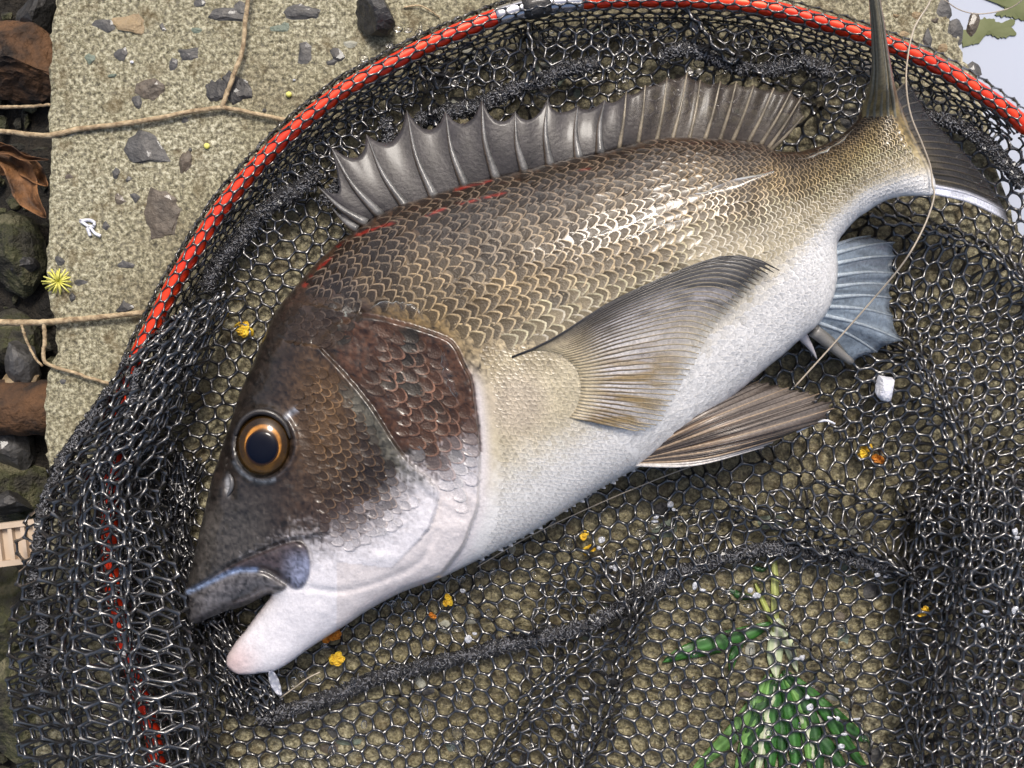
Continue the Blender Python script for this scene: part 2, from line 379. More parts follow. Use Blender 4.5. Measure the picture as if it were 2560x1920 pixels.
for i in range(420):
    v, f = rock(500 + i % 40, rng.uniform(.002, .006), rng.uniform(.002, .006), rng.uniform(.002, .004), 1, 0.3, 4)
    x, y = rng.uniform(-260, 130), rng.uniform(-80, 2050)
    gp.append((v + np.array([(x - 1280) * K, (960 - y) * K, -0.072 + rng.uniform(-.004, .006)]), f))
V, F = merge(gp); tag(mesh_obj('gravel', V, F, M['mossy'], smooth=False), 'loose dark gravel and crumbs in the gap beside the slab', 'gravel', kind='stuff')
# rusty pipe
pth = np.array([P(x, 1018 + 3 * math.sin(x / 40), -0.045) for x in np.linspace(-700, 150, 60)])
V, F = tube(pth, 0.0155 + 0.0005 * np.sin(np.arange(60) * 1.7), 20)
tag(mesh_obj('rusty_pipe', V, F, M['rust']), 'rusty brown pipe running into the side of the slab', 'pipe')
# beige slotted strip
st = empty('slotted_strip', P(24, 1358, -0.012))
def strip():
    parts = []
    def bar(x0, x1, y0, y1, z0, z1):
        V = [(x, y, z) for z in (z0, z1) for y in (y0, y1) for x in (x0, x1)]
        return V, [(0, 2, 3, 1), (4, 5, 7, 6), (0, 1, 5, 4), (2, 6, 7, 3), (0, 4, 6, 2), (1, 3, 7, 5)]
    Lx = 0.018
    for nm, y0, y1 in (('rail', 0.0085, 0.0115), ('rail', -0.0115, -0.0085)):
        parts.append((nm, bar(-0.16, Lx, y0, y1, 0, 0.006)))
    for k in range(28): parts.append(('rib', bar(Lx - 0.0022 - k * 0.0068, Lx - k * 0.0068, -0.009, 0.009, 0.0006, 0.0052)))
    parts.append(('floor_panel', bar(-0.159, Lx - .0005, -0.0088, 0.0088, -0.001, 0.0016)))
    return parts
for nm, (V, F) in strip(): mesh_obj(nm, V, F, M['beige'], st, smooth=False)
st.rotation_euler = (0, 0, math.radians(7)); tag(st, 'beige ribbed plastic strip poking in beside the netting', 'plastic strip')

# twigs
def twig(name, label, runs):
    root = empty(name, P(*runs[0][1][0], 0.0))
    for k, (nm, pts, z, r0, r1) in enumerate(runs):
        p = resample(cr(pts, 6), 46)
        zz = np.zeros(len(p)) + (np.interp(np.linspace(0, 1, len(p)), np.linspace(0, 1, len(z)), z))
        q = PA(p, zz); q[:, :2] += rng.normal(0, 0.0001, (len(p), 2))
        rr = 0.8 * np.linspace(r0, r1, len(p)) * (1 + 0.14 * vn(np.arange(len(p)) * 0.6, k, 5))
        V, F = tube(q, rr, 9); mesh_obj(nm, V, F, M['bark'], root)
    adopt(root); return tag(root, label, 'twig')
z2 = lambda a, b: (a * Z1, b * Z1)
twig('twig', 'long forked dry twig lying across the slab to the net rim',
     [('stem', [z2(-120, 800), z2(60, 812), z2(285, 835), z2(480, 795), z2(720, 765), z2(950, 730), z2(1150, 690), z2(1360, 662), z2(1500, 685), z2(1680, 722), z2(1800, 750)], [-0.012, 0.001, .003, .003, .003], 0.0018, 0.0013),
      ('branch', [z2(1365, 660), z2(1400, 560), z2(1440, 450), z2(1490, 310), z2(1505, 150), z2(1530, -40), z2(1540, -120)], [.003, .005, .006, .007], 0.0015, 0.0013)])
twig('twig', 'bare forked twig whose end slips under the net rim',
     [('stem', [(-60, 808), (0, 806), (100, 806), (200, 798), (300, 788), (362, 782)], [-.004, .004, .004, .005], 0.0022, 0.0016),
      ('branch', [(54, 812), (66, 850), (88, 895), (106, 915)], [.004, .001, .003], 0.0009, 0.0007),
      ('branch', [(110, 808), (112, 850), (113, 905), (180, 930), (240, 950), (285, 962)], [.004, .002, .003, .003], 0.0013, 0.0010)])
twig('twig', 'short split twig bridging the gap above the dead leaves', [('stem', [(-80, 268), (0, 268), (60, 267), (126, 262)], [-.03, -.02, -.012, -.004], 0.0014, 0.0009)])
twig('twig', 'thin red-brown twig on the slab by the black stone', [('stem', [(1010, 18), (1050, 14), (1080, 30), (1100, 44)], [.001, .002, .001], 0.0006, 0.0004)])
# dead leaves
def leafmesh(pts, width, z, curl=0.0, n=18, m=6, tipw=0.02):
    p = resample(cr(pts, 6), n); t = np.gradient(p, axis=0); t /= np.linalg.norm(t, axis=1)[:, None]
    nn = np.stack([-t[:, 1], t[:, 0]], -1); u = np.linspace(0, 1, n); wd = width * (np.sin(np.pi * np.clip(u * 0.97 + 0.03, 0, 1)) ** 0.7 + tipw)
    k = np.linspace(-1, 1, m); q = p[:, None] + nn[:, None] * (wd[:, None] * k[None])[..., None]
    zz = np.interp(u, np.linspace(0, 1, len(z)), z)[:, None] + curl * (np.abs(k)[None] ** 1.5) + 0.0006 * np.sin(u * 23)[:, None] * k[None]
    V = PA(q, zz); F = [(i * m + j, i * m + j + 1, (i + 1) * m + j + 1, (i + 1) * m + j) for i in range(n - 1) for j in range(m - 1)]
    return V.reshape(-1, 3), F
def thick(o, t=0.0003):
    md = o.modifiers.new('thickness', 'SOLIDIFY'); md.thickness = t; md.offset = 0; return o
for i, (pts, wd, z, lab) in enumerate([
        ([(-20, 360), (40, 420), (70, 490), (118, 552)], 34, [-.03, -.02, -.018, -.012], 'curled brown dead leaf leaning on the slab edge'),
        ([(-40, 440), (30, 410), (80, 420), (124, 470)], 26, [-.035, -.028, -.02, -.015], 'dry tan dead leaf with a ragged rim in the gap'),
        ([(-60, 395), (20, 372), (70, 392), (126, 405)], 9, [-.02, -.014, -.012, -.01], 'narrow straw coloured leaf strip over the dead leaves')]):
    V, F = leafmesh(pts, wd, z, 0.006, 34, 14); V = V + 0.004 * (np.stack([vn(V[:, 0] * 90, V[:, 1] * 90, i), vn(V[:, 0] * 90, V[:, 1] * 90, i + 5), 2 * fbm(V[:, 0] * 120, V[:, 1] * 120, i + 9, 3)], -1) - 0.5); o = mesh_obj('dead_leaf', V, F, M['deadleaf']); thick(o); tag(o, lab, 'leaf')
loose('loose_stone', 'black angular stone lying on the slab beside the net rim', 'stone', 942, 34, 0.008, 0.0130, 0.0115, 0.011, 'dark', 141)
# olive tree reflection on the water, built as thin painted sheets
def tree_reflection(pts, lab):
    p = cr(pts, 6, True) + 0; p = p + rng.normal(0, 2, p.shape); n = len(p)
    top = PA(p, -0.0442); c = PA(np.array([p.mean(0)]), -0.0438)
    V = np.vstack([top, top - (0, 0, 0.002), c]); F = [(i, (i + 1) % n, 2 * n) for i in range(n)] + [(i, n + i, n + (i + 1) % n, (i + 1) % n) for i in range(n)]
    bm = bmesh.new(); o = mesh_obj('tree_reflection_patch', V, F, M['tree_reflection'], smooth=False)
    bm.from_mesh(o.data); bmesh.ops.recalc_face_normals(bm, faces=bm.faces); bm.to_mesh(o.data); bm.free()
    tag(o, lab, 'tree_reflection')
q6 = lambda a, b: (1960 + a * .3617, b * .3617)
tree_reflection([q6(1225, 215), q6(1290, 190), q6(1345, 165), q6(1350, 130), q6(1420, 125), q6(1475, 150), q6(1570, 135), q6(1600, 150), q6(1570, 185), q6(1600, 235), q6(1530, 255), q6(1480, 260),
       q6(1420, 240), q6(1360, 260), q6(1340, 300), q6(1250, 315), q6(1225, 270)], 'olive sheet painted as a tree reflection beside the slab edge')
tree_reflection([q6(1370, -40), q6(1480, 25), q6(1530, 60), q6(1480, 80), q6(1470, 110), q6(1560, 115), q6(1660, 140), q6(1800, 120), q6(1800, -60)], 'olive sheet painted as a tree reflection farther out on the water')

# ------------------------------------------------------------------ the fish
BODY = [(729, 728), (693, 773), (652, 859), (630, 913), (598, 985), (580, 1044), (562, 1094), (546, 1148), (530, 1193), (515, 1261), (503, 1310), (492, 1360), (481, 1405), (469, 1456), (458, 1485),
        (461, 1517), (472, 1555), (494, 1559), (512, 1550), (548, 1535), (585, 1523), (614, 1514), (643, 1500), (668, 1488), (676, 1490), (657, 1517), (635, 1546), (614, 1575), (592, 1601),
        (578, 1622), (567, 1642), (565, 1658), (574, 1674), (594, 1685), (614, 1687), (643, 1684), (686, 1677), (722, 1658), (766, 1626), (816, 1593), (874, 1557), (910, 1532), (961, 1503),
        (1004, 1481), (1055, 1462), (1098, 1447), (1149, 1423), (1200, 1398), (1240, 1378), (1330, 1330), (1421, 1272), (1493, 1226), (1556, 1190), (1606, 1163), (1680, 1110), (1780, 1035), (1873, 957), (1918, 919),
        (1963, 883), (1999, 850), (2030, 826), (2055, 800), (2074, 770), (2088, 729), (2096, 670), (2093, 612), (2116, 576), (2145, 545), (2168, 530), (2196, 511), (2228, 497), (2271, 489), (2310, 488), (2334, 486), (2340, 462),
        (2328, 425), (2307, 383), (2271, 311), (2249, 253), (2225, 222), (2196, 218), (2172, 240), (2152, 278), (2140, 303), (2105, 336), (2068, 358), (2025, 372), (1982, 380), (1935, 375), (1903, 359), (1834, 349), (1762, 345), (1711, 343), (1646, 345),
        (1592, 356), (1545, 370), (1494, 384), (1447, 392), (1375, 409), (1303, 427), (1245, 442), (1158, 461), (1086, 486), (1006, 511), (948, 536), (912, 559), (883, 580), (843, 608), (814, 634), (778, 670), (756, 696)]
BODY = cr(BODY, 4, True)
ST4 = 4.0
gx = np.arange(440, 2364, ST4); gy = np.arange(200, 1708, ST4)
GX, GY = np.meshgrid(gx, gy)
Bd, Bx, By = dist(GX, GY, BODY, True); BIN = inside(GX, GY, BODY)
SD = np.where(BIN, Bd, -Bd)
def poisson(mask):
    steps = [8, 4, 2, 1]; u = None
    for s in steps:
        mk = mask[::s, ::s]; h2 = (ST4 * s) ** 2
        if u is None: u = np.zeros(mk.shape)
        else:
            u = np.repeat(np.repeat(u, 2, 0), 2, 1)[:mk.shape[0], :mk.shape[1]]
            if u.shape != mk.shape: u = np.pad(u, ((0, mk.shape[0] - u.shape[0]), (0, mk.shape[1] - u.shape[1])), 'edge')
        u = u * mk
        for it in range(700 if s == 8 else 260):
            v = np.zeros_like(u)
            v[1:-1, 1:-1] = 0.25 * (u[:-2, 1:-1] + u[2:, 1:-1] + u[1:-1, :-2] + u[1:-1, 2:] + h2)
            u = v * mk
    return u
RAD = np.sqrt(np.maximum(2 * poisson(BIN.astype(float)), 0)) * K
wm = RAD.max()
HH = 0.034 * (RAD / wm) ** 0.82
ZMID = 0.0295 + 0.030 * sm(1750, 2330, GX) + 0.0 * GX
OPER = cr([(905, 785), (937, 790), (1028, 813), (1112, 842), (1140, 865), (1163, 913), (1181, 949), (1190, 1013), (1199, 1089), (1202, 1157), (1199, 1216), (1196, 1268), (1178, 1318), (1160, 1365), (1131, 1405), (1096, 1450)], 5)
HEAD = np.vstack([OPER, [(1000, 1560), (560, 1760), (380, 1600), (440, 1250), (600, 860), (690, 745)]])
PRE = cr([(800, 868), (850, 920), (890, 965), (925, 1010), (955, 1055), (983, 1100), (1023, 1152), (1068, 1192), (1096, 1225), (1092, 1270), (1075, 1320)], 5)
CHEEK = np.vstack([PRE, [(980, 1420), (800, 1400), (640, 1300), (600, 1000), (700, 850)]])
LIP = cr([(456, 1487), (512, 1462), (585, 1429), (621, 1425), (664, 1430), (700, 1452), (718, 1466), (700, 1480), (671, 1489), (643, 1501), (614, 1514), (585, 1524), (548, 1536), (512, 1551), (494, 1560), (472, 1557), (460, 1517)], 4, True)
MAXI = cr([(512, 1458), (567, 1421), (614, 1397), (675, 1372), (722, 1356), (751, 1355), (769, 1373), (776, 1413), (771, 1445), (753, 1470), (731, 1470), (712, 1456), (664, 1428), (621, 1423), (585, 1427)], 4, True)
SNOUT = cr([(800, 1338), (770, 1345), (722, 1353), (675, 1369), (614, 1394), (567, 1418), (512, 1455), (462, 1482)], 5)
SNOUTP = np.vstack([SNOUT, [(420, 1300), (560, 900), (800, 1100)]])
EYE = (658, 1112); ER = (73, 81)
def eyer(X, Y): return np.hypot((X - EYE[0]) / ER[0], (Y - EYE[1]) / ER[1])
def relief(X, Y):
    d = dist(X, Y, OPER)[0]; ih = inside(X, Y, HEAD)
    z = np.where(ih, 0.0042 * np.exp(-d / 110) * sm(0, 7, d), -0.0012 * np.exp(-d / 22))
    d = dist(X, Y, PRE)[0]; ic = inside(X, Y, CHEEK)
    z += np.where(ic, 0.0026 * np.exp(-d / 70) * sm(0, 6, d), -0.0010 * np.exp(-d / 10))
    s = sdf(X, Y, LIP); z += np.where(s > 0, 0.0042 * np.sqrt(np.maximum(0, 1 - (1 - np.clip(s / 30, 0, 1)) ** 2)) - 0.001, -0.0008 * np.exp(s / 6))
    s = sdf(X, Y, MAXI); z += np.where(s > 0, 0.0036 * np.sqrt(np.maximum(0, 1 - (1 - np.clip(s / 24, 0, 1)) ** 2)) - 0.0008, -0.0010 * np.exp(s / 8))
    d = dist(X, Y, SNOUT)[0]; z += np.where(inside(X, Y, SNOUTP), 0.0030 * np.exp(-d / 60) * sm(0, 8, d), 0)
    r = eyer(X, Y); z += 0.0021 * np.exp(-((r - 1.10) / 0.13) ** 2) - 0.003 * (1 - sm(0.6, 1.02, r))
    r = np.hypot((X - 571) / 14, (Y - 1214) / 32); z -= 0.0022 * np.exp(-r ** 2 * 1.2)
    r = np.hypot((X - 548) / 9, (Y - 1185) / 10); z -= 0.0012 * np.exp(-r ** 2 * 1.2)
    # jaw crease, throat folds, ridge in front of the shoulder, soft unevenness
    d = dist(X, Y, cr([(776, 1470), (860, 1478), (960, 1450), (1050, 1405), (1090, 1330)], 5))[0]; z -= 0.0010 * np.exp(-(d / 9) ** 2)
    d = dist(X, Y, cr([(905, 785), (860, 790), (820, 815), (790, 850)], 5))[0]; z -= 0.0016 * np.exp(-(d / 14) ** 2)
    hd = ih.astype(float)
    z += hd * (0.0014 * (fbm(X / 34, Y / 34, 4, 3) - 0.5) + 0.0006 * (fbm(X / 11, Y / 11, 14, 2) - 0.5) * sm(1420, 1300, Y)) + 0.0009 * (fbm(X / 90, Y / 90, 9, 2) - 0.5)
    return z
REL = np.zeros_like(GX); mk = SD > -8
REL[mk] = relief(GX[mk], GY[mk])
ZT = ZMID + HH + REL * sm(0, 14, SD)
def samp(A, x, y):
    fx = np.clip((np.asarray(x, float) - gx[0]) / ST4, 0, len(gx) - 1.001); fy = np.clip((np.asarray(y, float) - gy[0]) / ST4, 0, len(gy) - 1.001)
    i = fx.astype(int); j = fy.astype(int); u = fx - i; v = fy - j
    return (A[j, i] * (1 - u) + A[j, i + 1] * u) * (1 - v) + (A[j + 1, i] * (1 - u) + A[j + 1, i + 1] * u) * v
EX = np.array([0.912, -0.410]); EN = np.array([0.410, 0.912])
def ab(X, Y): return (X - 700) * EX[0] + (Y - 1100) * EX[1], (X - 700) * EN[0] + (Y - 1100) * EN[1]
WB = np.array([(560, 1560), (680, 1470), (780, 1400), (840, 1395), (910, 1372), (985, 1322), (1040, 1262), (1100, 1235), (1200, 1185), (1300, 1120), (1420, 1060), (1520, 985), (1640, 900), (1760, 800), (1880, 710), (1980, 620), (2070, 545), (2160, 470), (2250, 430), (2340, 420)], float)
wa, wb = ab(WB[:, 0], WB[:, 1]); so = np.argsort(wa); wa = wa[so]; wb = wb[so]
DB = BODY[(BODY[:, 1] < 900) & (BODY[:, 0] < 2160) & ((BODY[:, 1] < 480) | (BODY[:, 0] < 1300))]
da, db = ab(DB[:, 0], DB[:, 1]); so = np.argsort(da); da = da[so]; db = db[so]
def mixc(a, b, t): return a * (1 - t[..., None]) + b * t[..., None]
SCR = ([(760, 715), (790, 680), (825, 645)], [(845, 615), (900, 585), (1000, 552)], [(1065, 540), (1115, 520), (1190, 500), (1240, 488), (1290, 472)], [(1140, 474), (1225, 452)], [(1440, 425), (1490, 418)])
def skin(X, Y, red=True):
    """pigment of the fish in photo coordinates"""
    A, B = ab(X, Y); bw = np.interp(A, wa, wb); bd = np.interp(A, da, db)
    ih = inside(X, Y, HEAD)
    t = np.clip((B - bd) / (bw - bd + 1e-6), 0, 1.6)           # 0 back, 1 edge of the white belly
    n1 = fbm(X / 60, Y / 60, 1, 3); n2 = fbm(X / 12, Y / 12, 2, 3)
    back = lin(52, 38, 27); flank = lin(116, 96, 60); low = lin(190, 180, 154); white = lin(226, 226, 226)
    c = mixc(np.broadcast_to(back, X.shape + (3,)), flank, sm(0.05, 0.55, t + 0.2 * (n1 - 0.5)))
    c = mixc(c, low, sm(0.42, 0.90, t + 0.15 * (n1 - 0.5)))
    c = mixc(c, white, sm(0.92, 1.18, t + 0.08 * (n2 - 0.5)))
    c = mixc(c, lin(150, 132, 86), 0.55 * sm(1850, 2150, X) * (1 - sm(0.8, 1.1, t)) * sm(0.1, 0.5, t))
    # pinkish patch at the root of the pectoral fin
    r = np.hypot((X - 1290) / 110, (Y - 1010) / 120); c = mixc(c, lin(190, 176, 164), 0.45 * (1 - sm(0.3, 1.0, r)))
    # head
    hc = np.broadcast_to(lin(44, 34, 27), X.shape + (3,))
    hc = mixc(hc, lin(37, 33, 30), sm(760, 640, X - 0.0 * Y) * 0.7)
    hc = mixc(hc, lin(68, 65, 62), sm(1180, 1330, Y) * sm(720, 600, X) * 0.75)
    hc = mixc(hc, lin(100, 74, 44), 0.7 * np.exp(-(((X - 800) / 70) ** 2 + ((Y - 1040) / 160) ** 2)))
    ic = inside(X, Y, CHEEK); gc = ih & ~ic & (X > 840) & (Y > 800)
    hc = np.where(gc[..., None], mixc(np.broadcast_to(lin(70, 46, 31), X.shape + (3,)), lin(40, 34, 25), sm(0.45, 0.7, n1)), hc)
    dp = dist(X, Y, PRE)[0]
    hc = mixc(hc, lin(92, 90, 80), 0.8 * ic * (1 - sm(30, 60, dp)) * sm(940, 1000, Y) * (1 - sm(1180, 1260, Y)))
    hc = mixc(hc, lin(46, 34, 28), 0.8 * np.exp(-(dp / 9) ** 2) * (Y < 1250))
    hc = mixc(hc, lin(84, 66, 62), 0.5 * sm(1200, 1300, Y) * sm(720, 900, X))
    hc = mixc(hc, lin(224, 222, 228), sm(0.78, 1.10, t + 0.06 * (n2 - 0.5) + (0.10 if red else 0.02) * (vn(X / 5, Y / 5, 66) - 0.5) + 0.05 * (n1 - .5)))
    hc = mixc(hc, lin(208, 198, 194), 0.5 * gc * sm(1180, 1260, Y))
    c = np.where(ih[..., None], hc, c)
    do = dist(X, Y, OPER)[0]
    mem = (~ih) & (Y > 880); c = mixc(c, lin(212, 208, 212), 0.9 * mem * np.exp(-(np.maximum(do - 4, 0) / 20) ** 2) * sm(880, 1000, Y))
    c = mixc(c, lin(70, 46, 40), 0.9 * np.exp(-(do / 5) ** 2) * (Y < 1130))
    c = mixc(c, lin(226, 220, 214), 0.6 * ih * np.exp(-(do / 7) ** 2) * sm(1130, 1200, Y))
    c = mixc(c, lin(34, 30, 30), 0.85 * np.exp(-(np.hypot((X - 905) / 26, (Y - 775) / 15)) ** 2))
    c = mixc(c, lin(34, 28, 24), 0.8 * np.exp(-(np.hypot((X - 1385) / 22, (Y - 752) / 16)) ** 2))
    # nape band, jaw tip, mouth
    c = mixc(c, lin(58, 46, 40), 0.75 * np.exp(-(dist(X, Y, cr([(730, 735), (820, 730), (905, 765)], 5))[0] / 34) ** 2))
    c = mixc(c, lin(206, 178, 176), 0.75 * (1 - sm(0, 90, np.hypot(X - 585, Y - 1655))) * (t > .9))
    c = mixc(c, lin(176, 162, 160), 0.6 * np.exp(-(dist(X, Y, cr([(676, 1492), (635, 1546), (592, 1601), (570, 1640)], 4))[0] / 12) ** 2) * (t > .8))
    s = sdf(X, Y, LIP); li = sm(-3, 3, s)
    c = mixc(c, np.broadcast_to(lin(84, 82, 84), c.shape) * (0.75 + 0.6 * n1)[..., None], li)
    s2 = sdf(X, Y, MAXI); mi = sm(-3, 3, s2) * (1 - li)
    mc = mixc(np.broadcast_to(lin(62, 54, 56), c.shape), lin(122, 128, 152), sm(690, 752, X) * sm(1360, 1420, Y))
    c = mixc(c, mc, mi); c = mixc(c, lin(120, 140, 176), 0.8 * np.exp(-(dist(X, Y, cr([(470, 1480), (512, 1461), (585, 1428), (640, 1424)], 4))[0] / 6) ** 2))
    c = mixc(c, lin(170, 172, 176), 0.55 * np.exp(-(np.hypot((X - 571) / 8, (Y - 1214) / 26)) ** 4))
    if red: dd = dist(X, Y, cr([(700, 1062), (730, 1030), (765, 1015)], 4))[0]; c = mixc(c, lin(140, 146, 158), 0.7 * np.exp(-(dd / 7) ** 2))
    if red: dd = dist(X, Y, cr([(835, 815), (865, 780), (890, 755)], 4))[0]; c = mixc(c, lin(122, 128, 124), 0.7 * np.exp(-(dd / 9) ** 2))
    r = eyer(X, Y); c = mixc(c, lin(40, 38, 40), 0.7 * np.exp(-((r - 1.04) / 0.07) ** 2)); c = mixc(c, lin(110, 116, 124), 0.6 * np.exp(-((r - 1.14) / 0.06) ** 2) * (Y > 1150) * (X < 690))
    # a red scratch line along the back
    for sc in () if not red else SCR:
        q = cr(sc, 6); dd = dist(X, Y, q)[0]; c = mixc(c, lin(170, 50, 36), 0.5 * np.exp(-(dd / 4) ** 2) * sm(0.4, 0.55, vn(X / 14, Y / 14, 21)))
    n3 = vn(X / 5, Y / 5, 6); dark = 1 - sm(0.25, 0.5, c.mean(-1))
    c = c * (1 + dark * ((1.3 if red else 0.3) * (n2 - 0.5) + (1.3 if red else 0.15) * (n3 - 0.5) + 0.6 * (n1 - .5)) + (1 - dark) * 0.12 * (n2 - 0.5))[..., None]
    return np.clip(c, 0.004, 0.86)
def build_body():
    ny, nx = BIN.shape
    cell = BIN[:-1, :-1] | BIN[1:, :-1] | BIN[:-1, 1:] | BIN[1:, 1:]
    use = np.zeros_like(BIN); use[:-1, :-1] |= cell; use[1:, :-1] |= cell; use[:-1, 1:] |= cell; use[1:, 1:] |= cell
    ids = -np.ones(BIN.shape, int); ids[use] = np.arange(use.sum())
    px = np.where(BIN, GX, Bx)[use]; py = np.where(BIN, GY, By)[use]; ins = BIN[use]
    zt = np.where(ins, ZT[use], ZMID[use]); V1 = PA(np.stack([px, py], -1), zt)
    rim = PA(np.stack([px, py], -1), ZMID[use]); zb = ZMID[use] - 0.78 * HH[use]
    V2 = rim.copy(); V2[:, 2] = zb
    nb = use.sum(); id2 = ids.copy(); bi = np.where(ins)[0]; mp = np.arange(nb); mp[bi] = nb + np.arange(len(bi))
    J, I = np.where(cell)
    T = np.stack([ids[J, I], ids[J + 1, I], ids[J + 1, I + 1], ids[J, I + 1]], -1)
    Bt = mp[T][:, ::-1]
    c = skin(px, py)
    return mesh_obj('body', np.vstack([V1, V2[bi]]), np.vstack([T, Bt]), M['skin'], fish, col=np.vstack([c, c[bi]]))
fish = empty('fish', P(1400, 900, 0.002))
tag(fish, 'large silver and bronze sea bream lying on its side on the black net', 'fish')
body = build_body()
# --- overlapping scales
def scales(cx, cy, fx, fy, L, Wd, lift, rimc, inn, nm='scales', point=0.30):
    """cx,cy centres; (fx,fy) unit direction towards the tail; L, Wd half length and half width in photo pixels"""
    n = len(cx); k = 9; an = np.linspace(-1.45, 1.45, k)
    u = np.stack([np.cos(an) + point * np.cos(an) ** 8, 0.86 * np.cos(an) + 0.9 * point * np.cos(an) ** 8, 0.79 * np.cos(an) + 0.85 * point * np.cos(an) ** 8, 0.35 * np.cos(an) - 0.1, -0.7 + 0 * an], 0)
    v = np.stack([np.sin(an), 0.88 * np.sin(an), 0.82 * np.sin(an), 0.74 * np.sin(an), 0.5 * np.sin(an)], 0)
    dz = np.array([1.0, 1.05, 0.9, 0.35, -1.3])[:, None] + 0 * an
    gxn, gyn = -fy, fx
    jl = rng.uniform(0.86, 1.14, (n, 1, 1)); jw = rng.uniform(0.88, 1.12, (n, 1, 1)); jt = rng.normal(0, 0.10, (n, 1, 1))
    U = (u[None] + jt * v[None]) * L[:, None, None] * jl; W_ = v[None] * Wd[:, None, None] * jw
    X = cx[:, None, None] + U * fx[:, None, None] + W_ * gxn[:, None, None]
    Y = cy[:, None, None] + U * fy[:, None, None] + W_ * gyn[:, None, None]
    Z = samp(ZT, X, Y) + dz[None] * lift[:, None, None] * rng.uniform(0.7, 1.35, (n, 1, 1))
    V = PA(np.stack([X, Y], -1), Z)
    C = np.zeros(X.shape + (3,)); jit = 1 + rng.uniform(-0.25, 0.25, (n, 1, 1)) * (1 - 0.75 * sm(0.25, 0.5, inn.mean(1)))[:, None, None]
    C[:, 0] = (rimc[:, None] * jit) * (1 + rng.uniform(-0.55, 0.2, (n, k, 1)) * (1 - 0.7 * sm(0.25, 0.5, inn.mean(1)))[:, None, None]); C[:, 1] = (0.7 * rimc[:, None] + 0.15 * inn[:, None]) * jit; re_ = (1 - sm(0.75, 1.4, np.abs(an)))[None, :, None] * 0.8 + 0.2; C[:, 0] = C[:, 0] * re_ + inn[:, None] * (1 - re_); C[:, 1] = C[:, 1] * re_ + inn[:, None] * (1 - re_); C[:, 2] = inn[:, None] * 1.1; C[:, 3] = inn[:, None] * jit; C[:, 4] = inn[:, None] * 0.8
    for sc_ in SCR:
        dd = dist(X, Y, cr(sc_, 6))[0]; C = mixc(C, lin(196, 44, 30), 0.42 * np.exp(-(dd / 3.0) ** 2) * sm(0.42, 0.55, vn(X / 16, Y / 16, 21)))
    base = (np.arange(n) * 5 * k)[:, None]; F = []
    q = np.array([(r * k + i, r * k + i + 1, (r + 1) * k + i + 1, (r + 1) * k + i) for r in range(4) for i in range(k - 1)])
    F = (base[:, :, None] + q[None]).reshape(-1, 4)[:, ::-1]
    ok = np.isfinite(V).all()
    return V.reshape(-1, 3), F, C.reshape(-1, 3)
DC = cr([(720, 735), (905, 562), (1158, 458), (1400, 396), (1646, 342), (1834, 346), (1979, 376), (2068, 355), (2140, 298), (2196, 236)], 12)
VC = cr([(1130, 1432), (1330, 1332), (1556, 1192), (1780, 1032), (1940, 900), (2050, 800), (2096, 650), (2160, 536), (2245, 496), (2338, 478)], 12)
def trunk(s, t):
    i = np.clip(s, 0, 1) * (len(DC) - 1)
    D = np.stack([np.interp(i, np.arange(len(DC)), DC[:, k]) for k in (0, 1)], -1)
    Vv = np.stack([np.interp(i, np.arange(len(VC)), VC[:, k]) for k in (0, 1)], -1)
    p = D + (Vv - D) * t[..., None]
    bow = 30 * np.sin(np.pi * t) * (1 - s); return p + bow[..., None] * EX
def trunk_scales(s0, s1, ns, nr):
    out = []
    S_, T_ = [], []
    for i in range(ns):
        for j in range(nr):
            S_.append(s0 + (s1 - s0) * (i + 0.5 * (j % 2)) / ns); w_ = (j + 0.5) / nr; T_.append(0.45 * w_ + 0.55 * (0.5 - 0.5 * math.cos(math.pi * w_)))
    S_ = np.array(S_); T_ = np.array(T_) + rng.normal(0, 0.004, len(S_)); S_ = S_ + rng.normal(0, 0.0012, len(S_))
    p = trunk(S_, T_); f = trunk(S_ + 0.006, T_) - trunk(S_ - 0.006, T_); L1 = np.linalg.norm(f, axis=1) / 0.012
    f /= np.linalg.norm(f, axis=1)[:, None]
    g = trunk(S_, T_ + 0.01) - trunk(S_, T_ - 0.01); L2 = np.linalg.norm(g, axis=1) / 0.02
    return p, f, L1 * (s1 - s0) / ns, L2 / nr * (0.45 + 0.55 * 0.5 * math.pi * np.sqrt(np.clip(1 - ((T_ - .5) / .5) ** 2, 0.05, 1))), T_
allV = []; allF = []; allC = []; off = 0
def add_scales(r):
    global off
    V, F, C = r; allV.append(V); allF.append(F + off); allC.append(C); off += len(V)
PECB = np.array([(1175, 900), (1210, 860), (1300, 862), (1450, 880), (1480, 1040), (1620, 1170), (1330, 1350), (1120, 1440), (1210, 1200)])
for (s0, s1, ns, nr) in ((0.02, 0.60, 52, 32), (0.590, 1.0, 40, 21)):
    p, f, pl, pw, T_ = trunk_scales(s0, s1, ns, nr)
    d = samp(SD, p[:, 0], p[:, 1]); do = dist(p[:, 0], p[:, 1], OPER)[0]; hd = inside(p[:, 0], p[:, 1], HEAD)
    keep = (d > 9) & ~hd & (do > 20) & ~inside(p[:, 0], p[:, 1], PECB)
    p, f, pl, pw, T_ = p[keep], f[keep], pl[keep], pw[keep], T_[keep]
    c = skin(p[:, 0], p[:, 1], False); lum = c.mean(1)[:, None]
    rim = c * 0.38 + 0.62 * np.minimum(c * 2.6 + lin(104, 97, 86), lin(230, 224, 210)); inn = c * (0.38 + 0.48 * sm(0.14, 0.5, lum))
    rim = np.where(lum > 0.5, np.minimum(c * 1.12, 0.86), rim)
    lift = np.where(lum[:, 0] > 0.4, 0.00036, 0.00044)
    add_scales(scales(p[:, 0], p[:, 1], f[:, 0], f[:, 1], pl * 1.0, pw * 0.66, lift, rim, inn))
